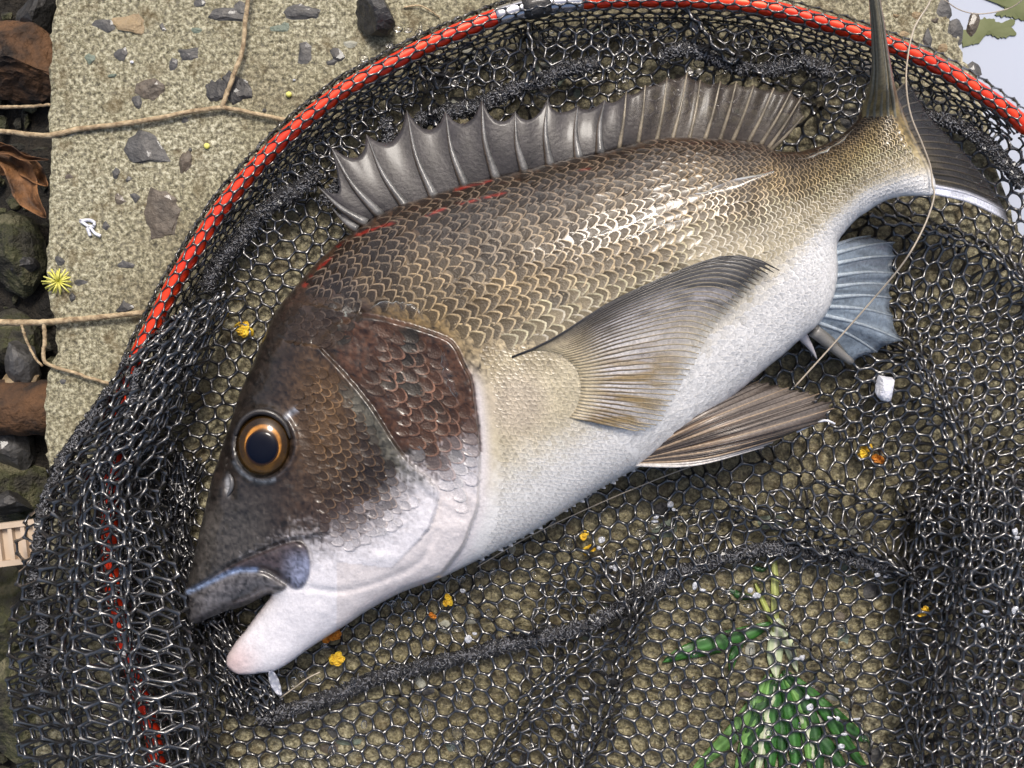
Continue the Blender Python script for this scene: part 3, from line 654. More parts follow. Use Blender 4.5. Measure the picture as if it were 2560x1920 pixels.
# fine scales behind the gill cover
p = []
for i in range(60):
    for j in range(60): p.append((1120 + i * 15 + (j % 2) * 7, 850 + j * 11))
p = np.array(p, float) + rng.normal(0, 1.5, (3600, 2))
k = inside(p[:, 0], p[:, 1], PECB) & ~inside(p[:, 0], p[:, 1], HEAD) & (dist(p[:, 0], p[:, 1], OPER)[0] > 45) & (samp(SD, p[:, 0], p[:, 1]) > 6); p = p[k]
c = skin(p[:, 0], p[:, 1], False); o1 = np.ones(len(p))
add_scales(scales(p[:, 0], p[:, 1], 0.80 * o1, 0.60 * o1, 12 * o1, 7.5 * o1, 0.00022 * o1, np.minimum(c * 1.35, 0.85), c * 0.75))
# gill cover, cheek and nape
def patch(poly, dx, dy, ang, L, Wd, rimf, rimadd, innf, lift, cond=None, seed=0):
    poly = np.array(poly, float); ca, sa = math.cos(ang), math.sin(ang); q = []
    for i in range(-40, 40):
        for j in range(-40, 40): q.append((i * dx + (j % 2) * dx / 2, j * dy))
    q = np.array(q) + np.random.default_rng(seed).normal(0, dx * 0.12, (len(q), 2)); q = q @ np.array([[ca, sa], [-sa, ca]]) + poly.mean(0)
    k = inside(q[:, 0], q[:, 1], poly) & (samp(SD, q[:, 0], q[:, 1]) > 8); q = q[k]; o1 = np.ones(len(q)); c = skin(q[:, 0], q[:, 1], False)
    fd = sm(0, 42, sdf(q[:, 0], q[:, 1], poly))[:, None] * np.random.default_rng(seed + 50).uniform(0.35, 1, (len(q), 1)); rc_ = np.minimum(c * rimf + rimadd, 0.8) * fd + c * (1 - fd); rimf = 0; innc = c * innf * fd + c * (1 - fd)
    add_scales(scales(q[:, 0], q[:, 1], ca * o1, sa * o1, L * o1, Wd * o1, lift * o1, rc_, innc, point=0.02))
patch([(925, 815), (1030, 835), (1100, 862), (1105, 960), (1165, 1010), (1178, 1150), (1160, 1290), (1100, 1210), (1020, 1125), (960, 1030), (900, 950)], 40, 27, 0.55, 34, 19, 1.5, lin(128, 96, 80), 0.75, 0.00050, seed=3)
patch([(760, 900), (830, 930), (880, 985), (915, 1050), (945, 1120), (1000, 1200), (1030, 1250), (960, 1340), (850, 1370), (790, 1310), (760, 1180), (740, 1080), (735, 980)], 29, 19, 0.45, 25, 14, 1.5, lin(108, 86, 62), 0.70, 0.00042, seed=4)
patch([(735, 735), (830, 745), (895, 790), (850, 860), (790, 870), (700, 850), (670, 830)], 26, 18, -0.15, 22, 13, 1.25, lin(58, 48, 42), 0.85, 0.00032, seed=5)
sc = mesh_obj('scales', np.vstack(allV), np.vstack(allF), M['scale'], fish, col=np.vstack(allC)); sc['kind'] = 'stuff'
# --- eye
ez = float(samp(ZT, EYE[0] + 78, EYE[1])) ; ez = max(ez, float(samp(ZT, EYE[0], EYE[1] + 84))) - 0.0030
def dome(cx, cy, rx, ry, z, h, rings, seg, colf, nm, m, parent, tilt=0.0, rot=0.0, p=2.0):
    V = [PA(np.array([cx, cy]), z + h)]; C = [colf(0, 0)]
    for r in range(1, rings + 1):
        for s_ in range(seg):
            a = 2 * math.pi * s_ / seg; q = r / rings
            V.append(PA(np.array([cx + rx * q * math.cos(a), cy + ry * q * math.sin(a)]), z + h * max(0, 1 - q ** p) ** 0.6 + tilt * q * math.cos(a))); C.append(colf(q, a))
    F = [(0, 1 + (s_ + 1) % seg, 1 + s_) for s_ in range(seg)]
    for r in range(rings - 1):
        for s_ in range(seg):
            a0 = 1 + r * seg + s_; a1 = 1 + r * seg + (s_ + 1) % seg; F.append((a0, a1, a1 + seg, a0 + seg))
    return mesh_obj(nm, np.array(V), F, m, parent, col=np.array(C))
def iriscol(q, a):
    n = float(vn(np.array(a * 3), np.array(q * 6), 8)); g = lin(206, 150, 62) * (0.6 + 0.6 * n); d = lin(92, 62, 40)
    right = max(0, math.cos(a)); c = g * (1 - right * 0.3) + d * right * 0.3
    top = max(0, -math.sin(a + 0.5)); c = c * (1 - 0.65 * top) + lin(70, 52, 44) * 0.65 * top  # lid's shade over the upper iris, put into its colour
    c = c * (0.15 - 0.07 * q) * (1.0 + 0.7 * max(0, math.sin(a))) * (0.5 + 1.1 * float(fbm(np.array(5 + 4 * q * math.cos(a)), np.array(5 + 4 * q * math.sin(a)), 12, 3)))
    if 0.56 < q < 0.645: c = lin(206, 140, 62) * (0.25 + 0.9 * n)
    if q > 0.90: c = c * 0.45
    return np.clip(c, 0, .8)
eye = dome(EYE[0], EYE[1], ER[0] * 0.95, ER[1] * 0.95, ez, 0.0056, 16, 40, iriscol, 'eye', M['eye'], fish)
pup = dome(655, 1119, 42, 44, ez + 0.00475, 0.0011, 8, 32, lambda q, a: lin(6, 10, 24) if q < .93 else lin(60, 40, 24), 'pupil', M['pupil'], eye, p=3)
lid = resample(cr([(588, 1090), (606, 1052), (640, 1030), (680, 1034), (712, 1060), (726, 1096)], 6), 30)
V, F = tube(PA(lid, np.maximum(samp(ZT, lid[:, 0], lid[:, 1]), ez + 0.0016) + 0.0002), 0.0017 * np.sqrt(np.sin(np.pi * np.linspace(0.03, 0.97, 30))), 9)
mesh_obj('eyelid', V, F, M['lip'], fish, col=np.broadcast_to(lin(40, 36, 34), (len(V), 3)))
nos = resample(cr([(574, 1186), (580, 1202), (578, 1222), (568, 1240)], 6), 16)
V, F = tube(PA(nos, samp(ZT, nos[:, 0] + 6, nos[:, 1]) + 0.0003), 0.0011 * np.sqrt(np.sin(np.pi * np.linspace(0.05, 0.95, 16))), 8)
mesh_obj('nostril_flap', V, F, M['lip'], fish, col=np.broadcast_to(lin(92, 92, 94), (len(V), 3)))
# --- fins
def fin(name, rays, z, colf, rayc, m, per=4, nseg=10, thickness=0.0005, notch=0.0, rayr=(0.0007, 0.0003), raynames='ray', every=1, zf=None, stripes=0, spine_idx=(), raym=None, wave=0.0):
    """rays: list of polylines (root to tip) in photo pixels; z(t,u): height; colf(t,u): pigment. t across the rays, u along"""
    R = np.array([resample(cr(r, 5) if len(r) > 2 else np.array(r, float), nseg + 1) for r in rays]); n = len(R)
    T = np.linspace(0, n - 1, (n - 1) * per + 1); U = np.linspace(0, 1, nseg + 1)
    G = np.stack([np.stack([np.interp(T, np.arange(n), R[:, j, k]) for j in range(nseg + 1)], 1) for k in (0, 1)], -1)
    fr = T - np.floor(T); dip = notch * np.sin(np.pi * fr) ** 0.7 if np.isscalar(notch) else np.interp(T, np.arange(n), notch) * np.sin(np.pi * fr) ** 0.7
    G2 = np.empty_like(G)
    for i in range(len(T)):
        uu = U * (1 - dip[i]); 
        for k in (0, 1): G2[i, :, k] = np.interp(uu, U, G[i, :, k])
    UU = U[None] * (1 - dip[:, None]); TT = np.repeat(T[:, None], nseg + 1, 1)
    Z = z(TT / (n - 1), UU, G2[..., 0], G2[..., 1]) + wave * np.sin(2 * np.pi * TT) * UU
    V = PA(G2, Z); mnum = nseg + 1
    F = np.array([(i * mnum + j, i * mnum + j + 1, (i + 1) * mnum + j + 1, (i + 1) * mnum + j) for i in range(len(T) - 1) for j in range(nseg)])
    C = colf(TT / (n - 1), UU, G2[..., 0], G2[..., 1]); C = C.reshape(-1, C.shape[-1])
    o = mesh_obj(name, V.reshape(-1, 3), F, m, fish, col=C); thick(o, thickness)
    for i in range(0, n, every):
        zz = z(np.full(nseg + 1, i / (n - 1)), U, R[i, :, 0], R[i, :, 1])
        sp = i in spine_idx; q = PA(R[i], zz + thickness * 0.4 + (0.0007 * (1 - U) if sp else 0))
        r0, r1 = (0.0028, 0.00025) if sp else rayr
        Vt, Ft = tube(q, r0 + (r1 - r0) * U ** 0.8, 7); cc = rayc(i / (n - 1), np.repeat(U, 7), sp)
        mesh_obj('spine' if sp else raynames, Vt, Ft, raym or M['ray'], o, col=cc)
    return o
sp = [((887, 569), (829, 518)), ((905, 551), (796, 467)), ((941, 525), (827, 366)), ((1010, 507), (916, 337)), ((1082, 480), (1017, 276)), ((1161, 455), (1114, 279)), ((1237, 431), (1205, 250)),
      ((1310, 419), (1288, 279)), ((1375, 402), (1369, 247)), ((1447, 388), (1444, 265)), ((1501, 373), (1512, 250)), ((1549, 359), (1566, 229)), ((1595, 355), (1613, 214)), ((1642, 346), (1668, 193)),
      ((1682, 341), (1718, 182)), ((1724, 341), (1751, 200)), ((1763, 344), (1801, 204)), ((1801, 344), (1841, 205)), ((1834, 346), (1885, 212)), ((1874, 348), (1935, 220)), ((1906, 354), (1979, 226)),
      ((1924, 366), (2004, 243)), ((1930, 373), (2009, 290))]
rays = []
for i, (b_, t_) in enumerate(sp):
    b_ = np.array(b_, float); t_ = np.array(t_, float); d_ = t_ - b_; n_ = np.array([-d_[1], d_[0]]); bow = 0.06 if i < 11 else -0.02
    rays.append([b_ - d_ * 0.10, b_ + d_ * 0.45 - n_ * bow, t_])
NS = len(rays); notch = np.array([0.5 if i < 2 else 0.22 if i < 9 else 0.12 if i < 12 else 0.06 for i in range(NS)])
def dz_(t, u, x, y): return samp(ZMID, x, y) + 0.004 * u - 0.006 * u ** 2 + 0.003 * np.sin(t * 26) * u
def dcol(t, u, x, y):
    n1 = fbm(x / 30, y / 30, 31, 3)[..., None]; soft = sm(0.45, 0.62, t)[..., None]
    c = lin(64, 61, 63) * (0.40 + 0.9 * n1) * (1 - soft) + lin(76, 68, 62) * (0.5 + 0.7 * n1) * soft
    c = c * (0.75 + 0.35 * u[..., None]); al = 1 - 0.42 * soft * sm(0.1, 0.6, u)[..., None] - 0.06
    return np.concatenate([c, al], -1)
def drc(t, u, s_):
    c = lin(108, 108, 108) if s_ else lin(138, 128, 110); a_ = np.tile(np.arange(7) * 2 * np.pi / 7, len(u) // 7)
    c = c[None] * (0.6 + 0.5 * np.sin(u * 5 + t * 40)[:, None] ** 2)
    return np.clip(mixc(c, lin(92, 72, 50), 0.8 * sm(0.2, 0.8, -np.cos(a_))) if s_ else c, 0, .8)  # spine highlight painted grey on one side, brown on the other
dorsal = fin('dorsal_fin', rays, dz_, dcol, drc, M['fin'], per=6, nseg=12, notch=notch, rayr=(0.0012, 0.0004), spine_idx=tuple(range(11)), thickness=0.0006, wave=0.0006)
# pectoral fin, fanned over the flank
pb = cr([(1280, 893), (1330, 876), (1389, 882), (1436, 916), (1452, 964), (1443, 1014), (1424, 1042)], 6)
pt = cr([(1950, 676), (1912, 690), (1876, 726), (1832, 770), (1794, 806), (1762, 851), (1738, 905), (1711, 942), (1692, 978), (1674, 1012), (1645, 1060), (1598, 1078)], 4)
lead = cr([(1280, 893), (1376, 851), (1511, 765), (1647, 698), (1782, 645), (1873, 640), (1950, 676)], 6)
npr = 38; PB = resample(pb, npr); PT = resample(pt, npr); rays = []
Ld = resample(lead, 12)
for i in range(npr):
    t = i / (npr - 1); base = PB[i]; tip = PT[i]; k = np.linspace(0, 1, 12)[:, None]
    straight = base + (tip - base) * k; bow = (Ld - (Ld[0] + (Ld[-1] - Ld[0]) * k)) * max(0, 1 - t * 1.5)
    rays.append(straight + bow + rng.normal(0, 1.2, (12, 2)) * k)
def pz(t, u, x, y): return samp(ZT, x, y) - 0.0002 + 0.0018 * sm(0.0, 0.3, u) + 0.0075 * u * (1 - 0.35 * u) * (0.35 + 0.65 * (1 - t))
def pcol(t, u, x, y):
    n1 = fbm(x / 46, y / 14, 41, 3); c = np.broadcast_to(lin(70, 70, 72), t.shape + (3,))
    c = mixc(c, lin(176, 174, 178), sm(0.10, 0.32, t) * sm(0.35, 0.55, n1)); st_ = vn(t * 34, u * 2.2, 44); c = mixc(c, lin(206, 202, 200), sm(0.25, 0.5, t)); c = mixc(c, lin(158, 134, 86), sm(0.35, 0.7, t) * sm(0.42, 0.6, st_) * 0.9)
    c = mixc(c, lin(212, 210, 216), 0.6 * sm(0.52, 0.66, n1) * sm(0.15, 0.5, t)); c = mixc(c, skin(x, y), (1 - sm(0.02, 0.34, u)) * sm(0.06, 0.2, t)); al = 1 - 0.80 * sm(0.25, 0.95, u + 0.5 * (n1 - .5)) * sm(0.08, 0.45, t) - 0.25 * sm(0.85, 1.0, u)  # whites paint the wet membrane's reflections into its colour
    return np.concatenate([c, al[..., None]], -1)
fin('pectoral_fin', rays, pz, pcol, lambda t, u, s_: mixc(np.broadcast_to(lin(40, 40, 44) * (1 - t) + lin(104, 88, 62) * t, (len(u), 3)), lin(170, 158, 132), np.maximum(sm(0.35, 1.0, u) * min(1, t * 2.2), (1 - sm(0.05, 0.3, u)) * min(1, t * 4))), M['fin'], per=3, nseg=14, rayr=(0.00060, 0.00024), thickness=0.0004, wave=0.0003, notch=0.05)
# pelvic fin
vt = cr([(1846, 948), (1918, 955), (1981, 971), (2058, 988), (2030, 1005), (2092, 1003), (2070, 1040), (2056, 1054), (1990, 1078), (1909, 1118)], 5)
VT = resample(vt, 22); rays = []
for i in range(22):
    t = i / 21; b_ = np.array([1566 + 8 * math.sin(t * 3), 1140 + 22 * t]); mid = b_ + (VT[i] - b_) * 0.5 + np.array([-8, -16 + 42 * t]) * 0.9
    rays.append([b_, mid, VT[i]])
def vz(t, u, x, y): return 0.036 * (1 - u) + (0.026 + 0.010 * np.sin(t * 2.2)) * u + 0.010 * np.sin(np.pi * u) + 0.0006 * np.sin(t * 70) * u
def vcol(t, u, x, y):
    n1 = fbm(t * 16, u * 3, 51, 3); c = np.broadcast_to(lin(112, 104, 98), t.shape + (3,)); c = mixc(c, lin(74, 66, 62), sm(0.45, 0.65, n1))
    c = mixc(c, lin(146, 118, 90), (1 - sm(0.1, 0.7, u)) * 0.7); c = mixc(c, lin(196, 150, 126), (1 - sm(0.0, 0.25, u)) * 0.8)
    c = mixc(c, lin(196, 196, 198), sm(0.9, 0.99, t) * 0.9 + 0 * u); c = mixc(c, lin(180, 176, 168), (1 - sm(0.0, 0.06, t)) * 0.8 + 0 * u); return c
fin('pelvic_fin', rays, vz, vcol, lambda t, u, s_: np.broadcast_to(lin(204, 200, 196) if (t > .95 or t < .04) else (lin(62, 54, 50) if int(t * 40) % 3 else lin(150, 132, 112)), (len(u), 3)), M['fin'], per=3, nseg=12, rayr=(0.0009, 0.0003), thickness=0.0004, notch=0.03, wave=0.0005)
V, F = tube(PA(resample(cr([(1990, 1078), (2040, 1056), (2066, 1051), (2088, 1060)], 5), 12), np.linspace(.033, .037, 12)), np.linspace(.0011, .0005, 12), 7)
mesh_obj('fin_filament', V, F, M['white'], fish)
# anal fin
ab_ = [(2092, 616), (2098, 634), (2098, 660), (2096, 690), (2091, 718), (2084, 744), (2075, 766), (2064, 786), (2052, 804), (2046, 820)]
at_ = [(2176, 590), (2236, 606), (2238, 640), (2234, 683), (2229, 712), (2228, 745), (2232, 790), (2255, 852), (2192, 880), (2130, 906)]
rays = [[(b_[0] - 14, b_[1]), ((b_[0] + t_[0]) / 2, (b_[1] + t_[1]) / 2 - 6), t_] for b_, t_ in zip(ab_, at_)]
def az(t, u, x, y): return (0.050 - 0.012 * t) * (1 - u) + 0.020 * u + 0.0012 * np.sin(t * 40) * u
def acol(t, u, x, y):
    n1 = fbm(x / 40, y / 9, 61, 3)[..., None]; return lin(142, 156, 170) * (0.35 + 0.9 * n1) * (1.1 - 0.35 * u[..., None])
fin('anal_fin', rays, az, acol, lambda t, u, s_: np.broadcast_to(lin(178, 190, 200) if s_ < 1 else lin(120, 118, 112), (len(u), 3)) * (1.05 - 0.55 * u[:, None]), M['clearfin'], per=5, nseg=10, rayr=(0.0012, 0.0005), spine_idx=(9,), notch=0.05, thickness=0.0005, wave=0.0007)
V, F = tube(PA(resample(cr([(1996, 826), (2014, 850), (2030, 874), (2042, 897)], 5), 12), np.linspace(.040, .032, 12)), np.linspace(.0032, .0003, 12), 8)
mesh_obj('anal_spine', V, F, M['lip'], fish, col=np.broadcast_to(lin(190, 186, 190), (len(V), 3)))
V, F = tube(PA(resample(cr([(2034, 826), (2062, 850), (2096, 880), (2128, 905)], 5), 12), np.linspace(.040, .028, 12)), np.linspace(.0034, .0018, 12), 8)
mesh_obj('anal_spine', V, F, M['lip'], fish, col=np.broadcast_to(lin(128, 126, 122), (len(V), 3)))
# tail: lower lobe and middle rays fan out to the right, the upper lobe stands up towards the camera
tb = resample(cr([(2240, 250), (2268, 318), (2302, 388), (2330, 440), (2336, 480)], 5), 16)
tt = resample(cr([(2268, 205), (2330, 300), (2400, 372), (2456, 440), (2500, 505), (2521, 553)], 5), 16)
rays = []
for i in range(16):
    t = i / 15; b_ = tb[i] - np.array([14, 0]); mid = b_ + (tt[i] - b_) * 0.5 + np.array([0, -6 + 8 * t - 14 * t * t]); rays.append([b_, mid, tt[i]])
def tal(c, t, u): return np.concatenate([c, (1 - 0.45 * sm(0.3, 0.9, u) * (1 - sm(0.86, 0.92, t)))[..., None]], -1)
def tz(t, u, x, y): return (0.062 - 0.004 * t) * (1 - u) + (0.040 - 0.010 * t) * u + 0.012 * (1 - t) ** 2 * u
def tcol(t, u, x, y):
    n1 = fbm(t * 18, u * 4, 71, 3); c = np.broadcast_to(lin(42, 40, 40), t.shape + (3,)) ; c = mixc(c, lin(112, 102, 82), 0.6 * (1 - sm(0.0, 0.5, u)) * sm(0.4, 0.6, n1))
    c = mixc(c, lin(222, 226, 240), sm(0.90, 0.95, t) * (1 - sm(0.75, 1.0, u))); return tal(c * (0.5 + 1.0 * fbm(t * 30, u * 6, 72, 2))[..., None], t, u)
fin('tail_fin', rays, tz, tcol, lambda t, u, s_: np.broadcast_to(lin(226, 228, 240) if t > .93 else lin(82, 74, 58) * (0.5 + hsh(t * 99, 1, 2)), (len(u), 3)) * (1.05 - 0.75 * u[:, None]), M['fin'], per=4, nseg=14, rayr=(0.0009, 0.0003), thickness=0.0005, wave=0.0002)
tl = cr([(2190, 352), (2158, 312), (2155, 274), (2167, 236), (2177, 188), (2179, 145), (2177, 72), (2172, 0), (2166, -70), (2160, -140), (2158, -220)], 6)
tr = cr([(2222, 352), (2252, 312), (2248, 258), (2238, 217), (2228, 163), (2219, 108), (2211, 54), (2201, 0), (2190, -70), (2176, -140), (2164, -220)], 6)
def LZ(q): return 0.0535 + 0.079 * q ** 1.05 - 0.006 * (1 - sm(0, 0.08, q))
def LH(q): return (0.009 * (1 - q) + 0.004) * (0.7 + 0.6 * np.sin(q * 2.5)) * (0.75 + 0.25 * sm(0, 0.15, q))
tl = resample(tl, 40); tr = resample(tr, 40); V = []; C = []; sides = 14
for i in range(40):
    q = i / 39; zc_ = LZ(q); hh = float(LH(q))
    for s_ in range(sides):
        a = 2 * math.pi * s_ / sides; f = 0.5 - 0.5 * math.cos(a); p_ = tl[i] * (1 - f) + tr[i] * f
        zz_ = zc_ + hh * math.sin(a) * (1 + 0.15 * math.sin(f * 22)); k_ = float(sm(0.10, 0.26, q)); zb_ = float(samp(ZT, p_[0], p_[1])) - 0.0035 + 0.004 * float(sm(0.02, 0.16, q)) - 0.004 * (math.sin(a) < 0)
        V.append(PA(p_, zb_ * (1 - k_) + zz_ * k_)); n = float(vn(np.array(f * 9), np.array(q * 4), 77))
        C.append((lin(104, 106, 100) * (1 - f) + lin(132, 120, 90) * f) * (0.55 + 0.8 * n) * 1.15 if f < .93 else lin(120, 70, 64))
F = [(i * sides + s_, i * sides + (s_ + 1) % sides, (i + 1) * sides + (s_ + 1) % sides, (i + 1) * sides + s_) for i in range(39) for s_ in range(sides)]
F += [tuple(range(sides)), tuple(39 * sides + s_ for s_ in range(sides - 1, -1, -1))]
C = np.array(C); qq = np.repeat(np.linspace(0, 1, 40), sides)[:, None]; C = C * sm(0.12, 0.4, qq) + (lin(138, 122, 84) * (0.6 + 0.8 * hsh(np.arange(len(C)), 1, 3)[:, None])) * (1 - sm(0.12, 0.4, qq))
up = mesh_obj('upper_tail_lobe', np.array(V), F, M['fin'], fish, col=C)
up['label'] = 'upper tail lobe standing up edge-on'
for k in range(5):
    f = 0.16 + 0.17 * k; q = tl * (1 - f) + tr * f; u = np.linspace(0, 1, 40); a = math.acos(1 - 2 * f)
    k_ = sm(0.10, 0.26, u); zz = (LZ(u) + LH(u) * math.sin(a) - 0.0003) * k_ + (1 - k_) * (samp(ZT, q[:, 0], q[:, 1]) - 0.004 + 0.004 * sm(0.02, 0.16, u))
    Vt, Ft = tube(PA(q, zz), np.linspace(0.0009, 0.0005, 40), 6); mesh_obj('ray', Vt, Ft, M['ray'], up, col=np.broadcast_to(lin(132, 128, 112), (len(Vt), 3)))
def film(pts, wd, seed):
    p = resample(cr(pts, 8), 70); t = np.gradient(p, axis=0); t /= np.linalg.norm(t, axis=1)[:, None]; nn = np.stack([-t[:, 1], t[:, 0]], -1)
    wv = wd * np.sqrt(np.sin(np.pi * np.linspace(0.02, 0.98, 70))) * (0.35 + 1.1 * vn(np.arange(70) / 5, 1, seed)); k = np.linspace(-1, 1, 7)
    sh = 6 * (vn(np.arange(70) / 8, 4, seed) - .5)
    q = p[:, None] + nn[:, None] * (wv[:, None] * k[None] + sh[:, None])[..., None]
    zz = samp(ZS, q[..., 0], q[..., 1]) + 0.0012 - 0.0006 * np.abs(k[None]) ** 2 + 0.00030 * (vn(q[..., 0] / 16, q[..., 1] / 16, seed) - .5)
    V = PA(q, zz).reshape(-1, 3); F = np.array([(i * 7 + j, i * 7 + j + 1, (i + 1) * 7 + j + 1, (i + 1) * 7 + j) for i in range(69) for j in range(6)])
    mesh_obj('water_film', V, F[:, ::-1], M['film'], fish)
ZS = ZT.copy()
for it in range(12): ZS[1:-1, 1:-1] = 0.2 * (ZS[1:-1, 1:-1] + ZS[:-2, 1:-1] + ZS[2:, 1:-1] + ZS[1:-1, :-2] + ZS[1:-1, 2:])
film([(1450, 600), (1520, 580), (1600, 552), (1680, 520), (1760, 488), (1850, 456), (1935, 428)], 15, 3)
film([(1560, 600), (1640, 572), (1720, 548)], 8, 4); film([(1995, 398), (2050, 382), (2100, 352), (2140, 318)], 7, 5)
film([(925, 772), (965, 758), (1010, 764), (1050, 782)], 9, 6); film([(1108, 880), (1116, 930), (1132, 975), (1150, 1010)], 9, 7)
adopt(fish)

# ------------------------------------------------------------------ landing net
D = 1.1573
HOOP = [(2212, 270), (2130, 208), (2060, 163), (2000, 130), (1900, 88), (1800, 55), (1650, 16), (1500, 0), (1380, -2), (1240, 4), (1165, 12), (1080, 34), (950, 85), (850, 135), (750, 190), (670, 250), (600, 312), (540, 375),
        (480, 448), (430, 525), (380, 605), (340, 685), (302, 760), (276, 840), (260, 920), (246, 1000), (238, 1100), (238, 1200), (246, 1280), (264, 1370), (288, 1450), (312, 1530), (332, 1595), (345, 1659),
        (420, 1800), (560, 1930), (800, 2040), (1200, 2100), (1650, 2080), (2030, 1960), (2330, 1720), (2500, 1400), (2560, 1000), (2500, 640), (2370, 420)]
HP = cr(np.array(HOOP) * D, 8, True); HPR = resample(np.vstack([HP, HP[:1]]), 700)[:-1]
ZH = 0.024; RH = 0.0041
net = empty('landing_net', P(1400, 960, 0.002))
tag(net, 'black rubber mesh landing net with a red metal hoop under the fish', 'landing net')
# split the hoop at the silver ferrule
j0 = int(np.argmin(np.hypot(HPR[:, 0] - 1432, HPR[:, 1] - 2))); j1 = int(np.argmin(np.hypot(HPR[:, 0] - 1262, HPR[:, 1] - 30)))
lo, hi = min(j0, j1), max(j0, j1)
ring = np.vstack([HPR[hi:], HPR[:lo + 1]]); fer = HPR[lo - 2:hi + 3]
# world-space hoop: keep the visible outline
V, F = tube(PA(ring, ZH), RH, 18); hoop = mesh_obj('hoop', V, F, M['red'], net)
V, F = tube(PA(resample(fer, 24), ZH), np.r_[RH * 1.0, RH * 1.1, np.full(20, RH * 1.12), RH * 1.1, RH * 1.0], 18); fr_ = mesh_obj('ferrule', V, F, M['silver'], net)
mid = PA(fer[len(fer) // 2 - 3:len(fer) // 2 + 4], ZH); V, F = tube(mid, np.r_[RH * 1.2, np.full(len(mid) - 2, RH * 1.45), RH * 1.2], 18); mesh_obj('collar', V, F, M['dark'], fr_)

def hexedges(x0, x1, y0, y1, s):
    """honeycomb nodes and edges over a box; s is the cell width, flat to flat"""
    a = s / math.sqrt(3); nodes = {}; pts = []; E = set()
    def nid(x, y):
        k = (round(x / s * 6), round(y / a * 4))
        if k not in nodes: nodes[k] = len(pts); pts.append((x, y))
        return nodes[k]
    j = 0; y = y0
    while y < y1 + a:
        x = x0 + (0.5 * s if j % 2 else 0)
        while x < x1 + s:
            c = [nid(x + a * math.sin(math.pi / 3 * k), y + a * math.cos(math.pi / 3 * k)) for k in range(6)]
            for k in range(6): E.add((min(c[k], c[(k + 1) % 6]), max(c[k], c[(k + 1) % 6])))
            x += s
        y += 1.5 * a; j += 1
    return np.array(pts), np.array(sorted(E))
NETV = []; NETF = []; noff = 0; ntri = 0
def strands(W, E, rn=0.00100, rm=0.00062, sides=6, sag=None):
    """W: node positions in metres, E: edges"""
    global noff
    A = W[E[:, 0]]; B = W[E[:, 1]]; d = B - A; L = np.linalg.norm(d, axis=1); k = (L > 1e-5) & (L < 0.03); A, B, d = A[k], B[k], d[k]
    d /= np.linalg.norm(d, axis=1)[:, None]; up = np.array([0, 0, 1.0]); s = np.cross(d, up); ls = np.linalg.norm(s, axis=1); s[ls < 1e-3] = (1, 0, 0); s /= np.linalg.norm(s, axis=1)[:, None]; u = np.cross(s, d)
    an = np.linspace(0, 2 * np.pi, sides, endpoint=False); n = len(A)
    mid = (A + B) / 2 + rng.normal(0, 0.00014, A.shape); rr = rng.uniform(0.85, 1.2, n)[:, None, None]
    ringv = []
    for c, r in ((A, rn), (A * 0.72 + B * 0.28 + (mid - (A + B) / 2) * 0.6, rm * 1.05), (mid, rm), (A * 0.28 + B * 0.72 + (mid - (A + B) / 2) * 0.6, rm * 1.05), (B, rn)):
        ringv.append(c[:, None] + rr * r * (s[:, None] * np.cos(an)[None, :, None] + 1.25 * u[:, None] * np.sin(an)[None, :, None]))
    V = np.stack(ringv, 1)          # n,5,sides,3
    q = np.array([(r * sides + k, r * sides + (k + 1) % sides, (r + 1) * sides + (k + 1) % sides, (r + 1) * sides + k) for r in range(4) for k in range(sides)])
    F = (np.arange(n) * 5 * sides)[:, None, None] + q[None]
    NETV.append(V.reshape(-1, 3)); NETF.append(F.reshape(-1, 4) + noff); noff += n * 5 * sides
FOLD = [(np.array([(1600, 1480), (1560, 1600), (1500, 1760), (1400, 1960)]), 26, 0.011, 0.45),
        (np.array([(1570, 1530), (1430, 1660), (1280, 1800), (1160, 1960)]), 22, 0.004, 0.6),
        (np.array([(1990, 1270), (2110, 1340), (2230, 1420), (2320, 1490)]), 26, 0.010, 0.4),
        (np.array([(2240, 1420), (2250, 1600), (2280, 1960)]), 30, 0.004, 0.6),
        (np.array([(2240, 900), (2330, 1060), (2400, 1250), (2420, 1400)]), 46, 0.012, 0.5),
        (np.array([(1720, 1180), (1850, 1270), (2050, 1380)]), 24, 0.005, 0.5),
        (np.array([(1330, 1330), (1500, 1400), (1540, 1480)]), 20, 0.004, 0.35),
        (np.array([(1700, 60), (1760, 150), (1900, 230), (2010, 300)]), 24, 0.012, 0.45),
        (np.array([(1000, 120), (1080, 220), (1090, 330)]), 20, 0.010, 0.5),
        (np.array([(1310, 60), (1330, 180), (1310, 280)]), 20, 0.010, 0.5),
        (np.array([(2140, 560), (2300, 590), (2430, 640), (2560, 760)]), 30, 0.010, 0.5),
        (np.array([(870, 1600), (1000, 1680), (1060, 1800)]), 24, 0.003, 0.4),
        (np.array([(1820, 1500), (1800, 1680), (1840, 1930)]), 20, 0.005, 0.4),
        (np.array([(1900, 1150), (2050, 1200), (2240, 1290)]), 20, 0.006, 0.55),
        (np.array([(1450, 1560), (1380, 1660), (1290, 1730)]), 16, 0.004, 0.6),
        (np.array([(1960, 1560), (2080, 1700), (2160, 1900)]), 22, 0.006, 0.35),
        (np.array([(700, 1800), (900, 1740), (1100, 1700)]), 22, 0.004, 0.45),
        (np.array([(1180, 1480), (1250, 1540), (1330, 1560)]), 22, 0.007, 0.35)]
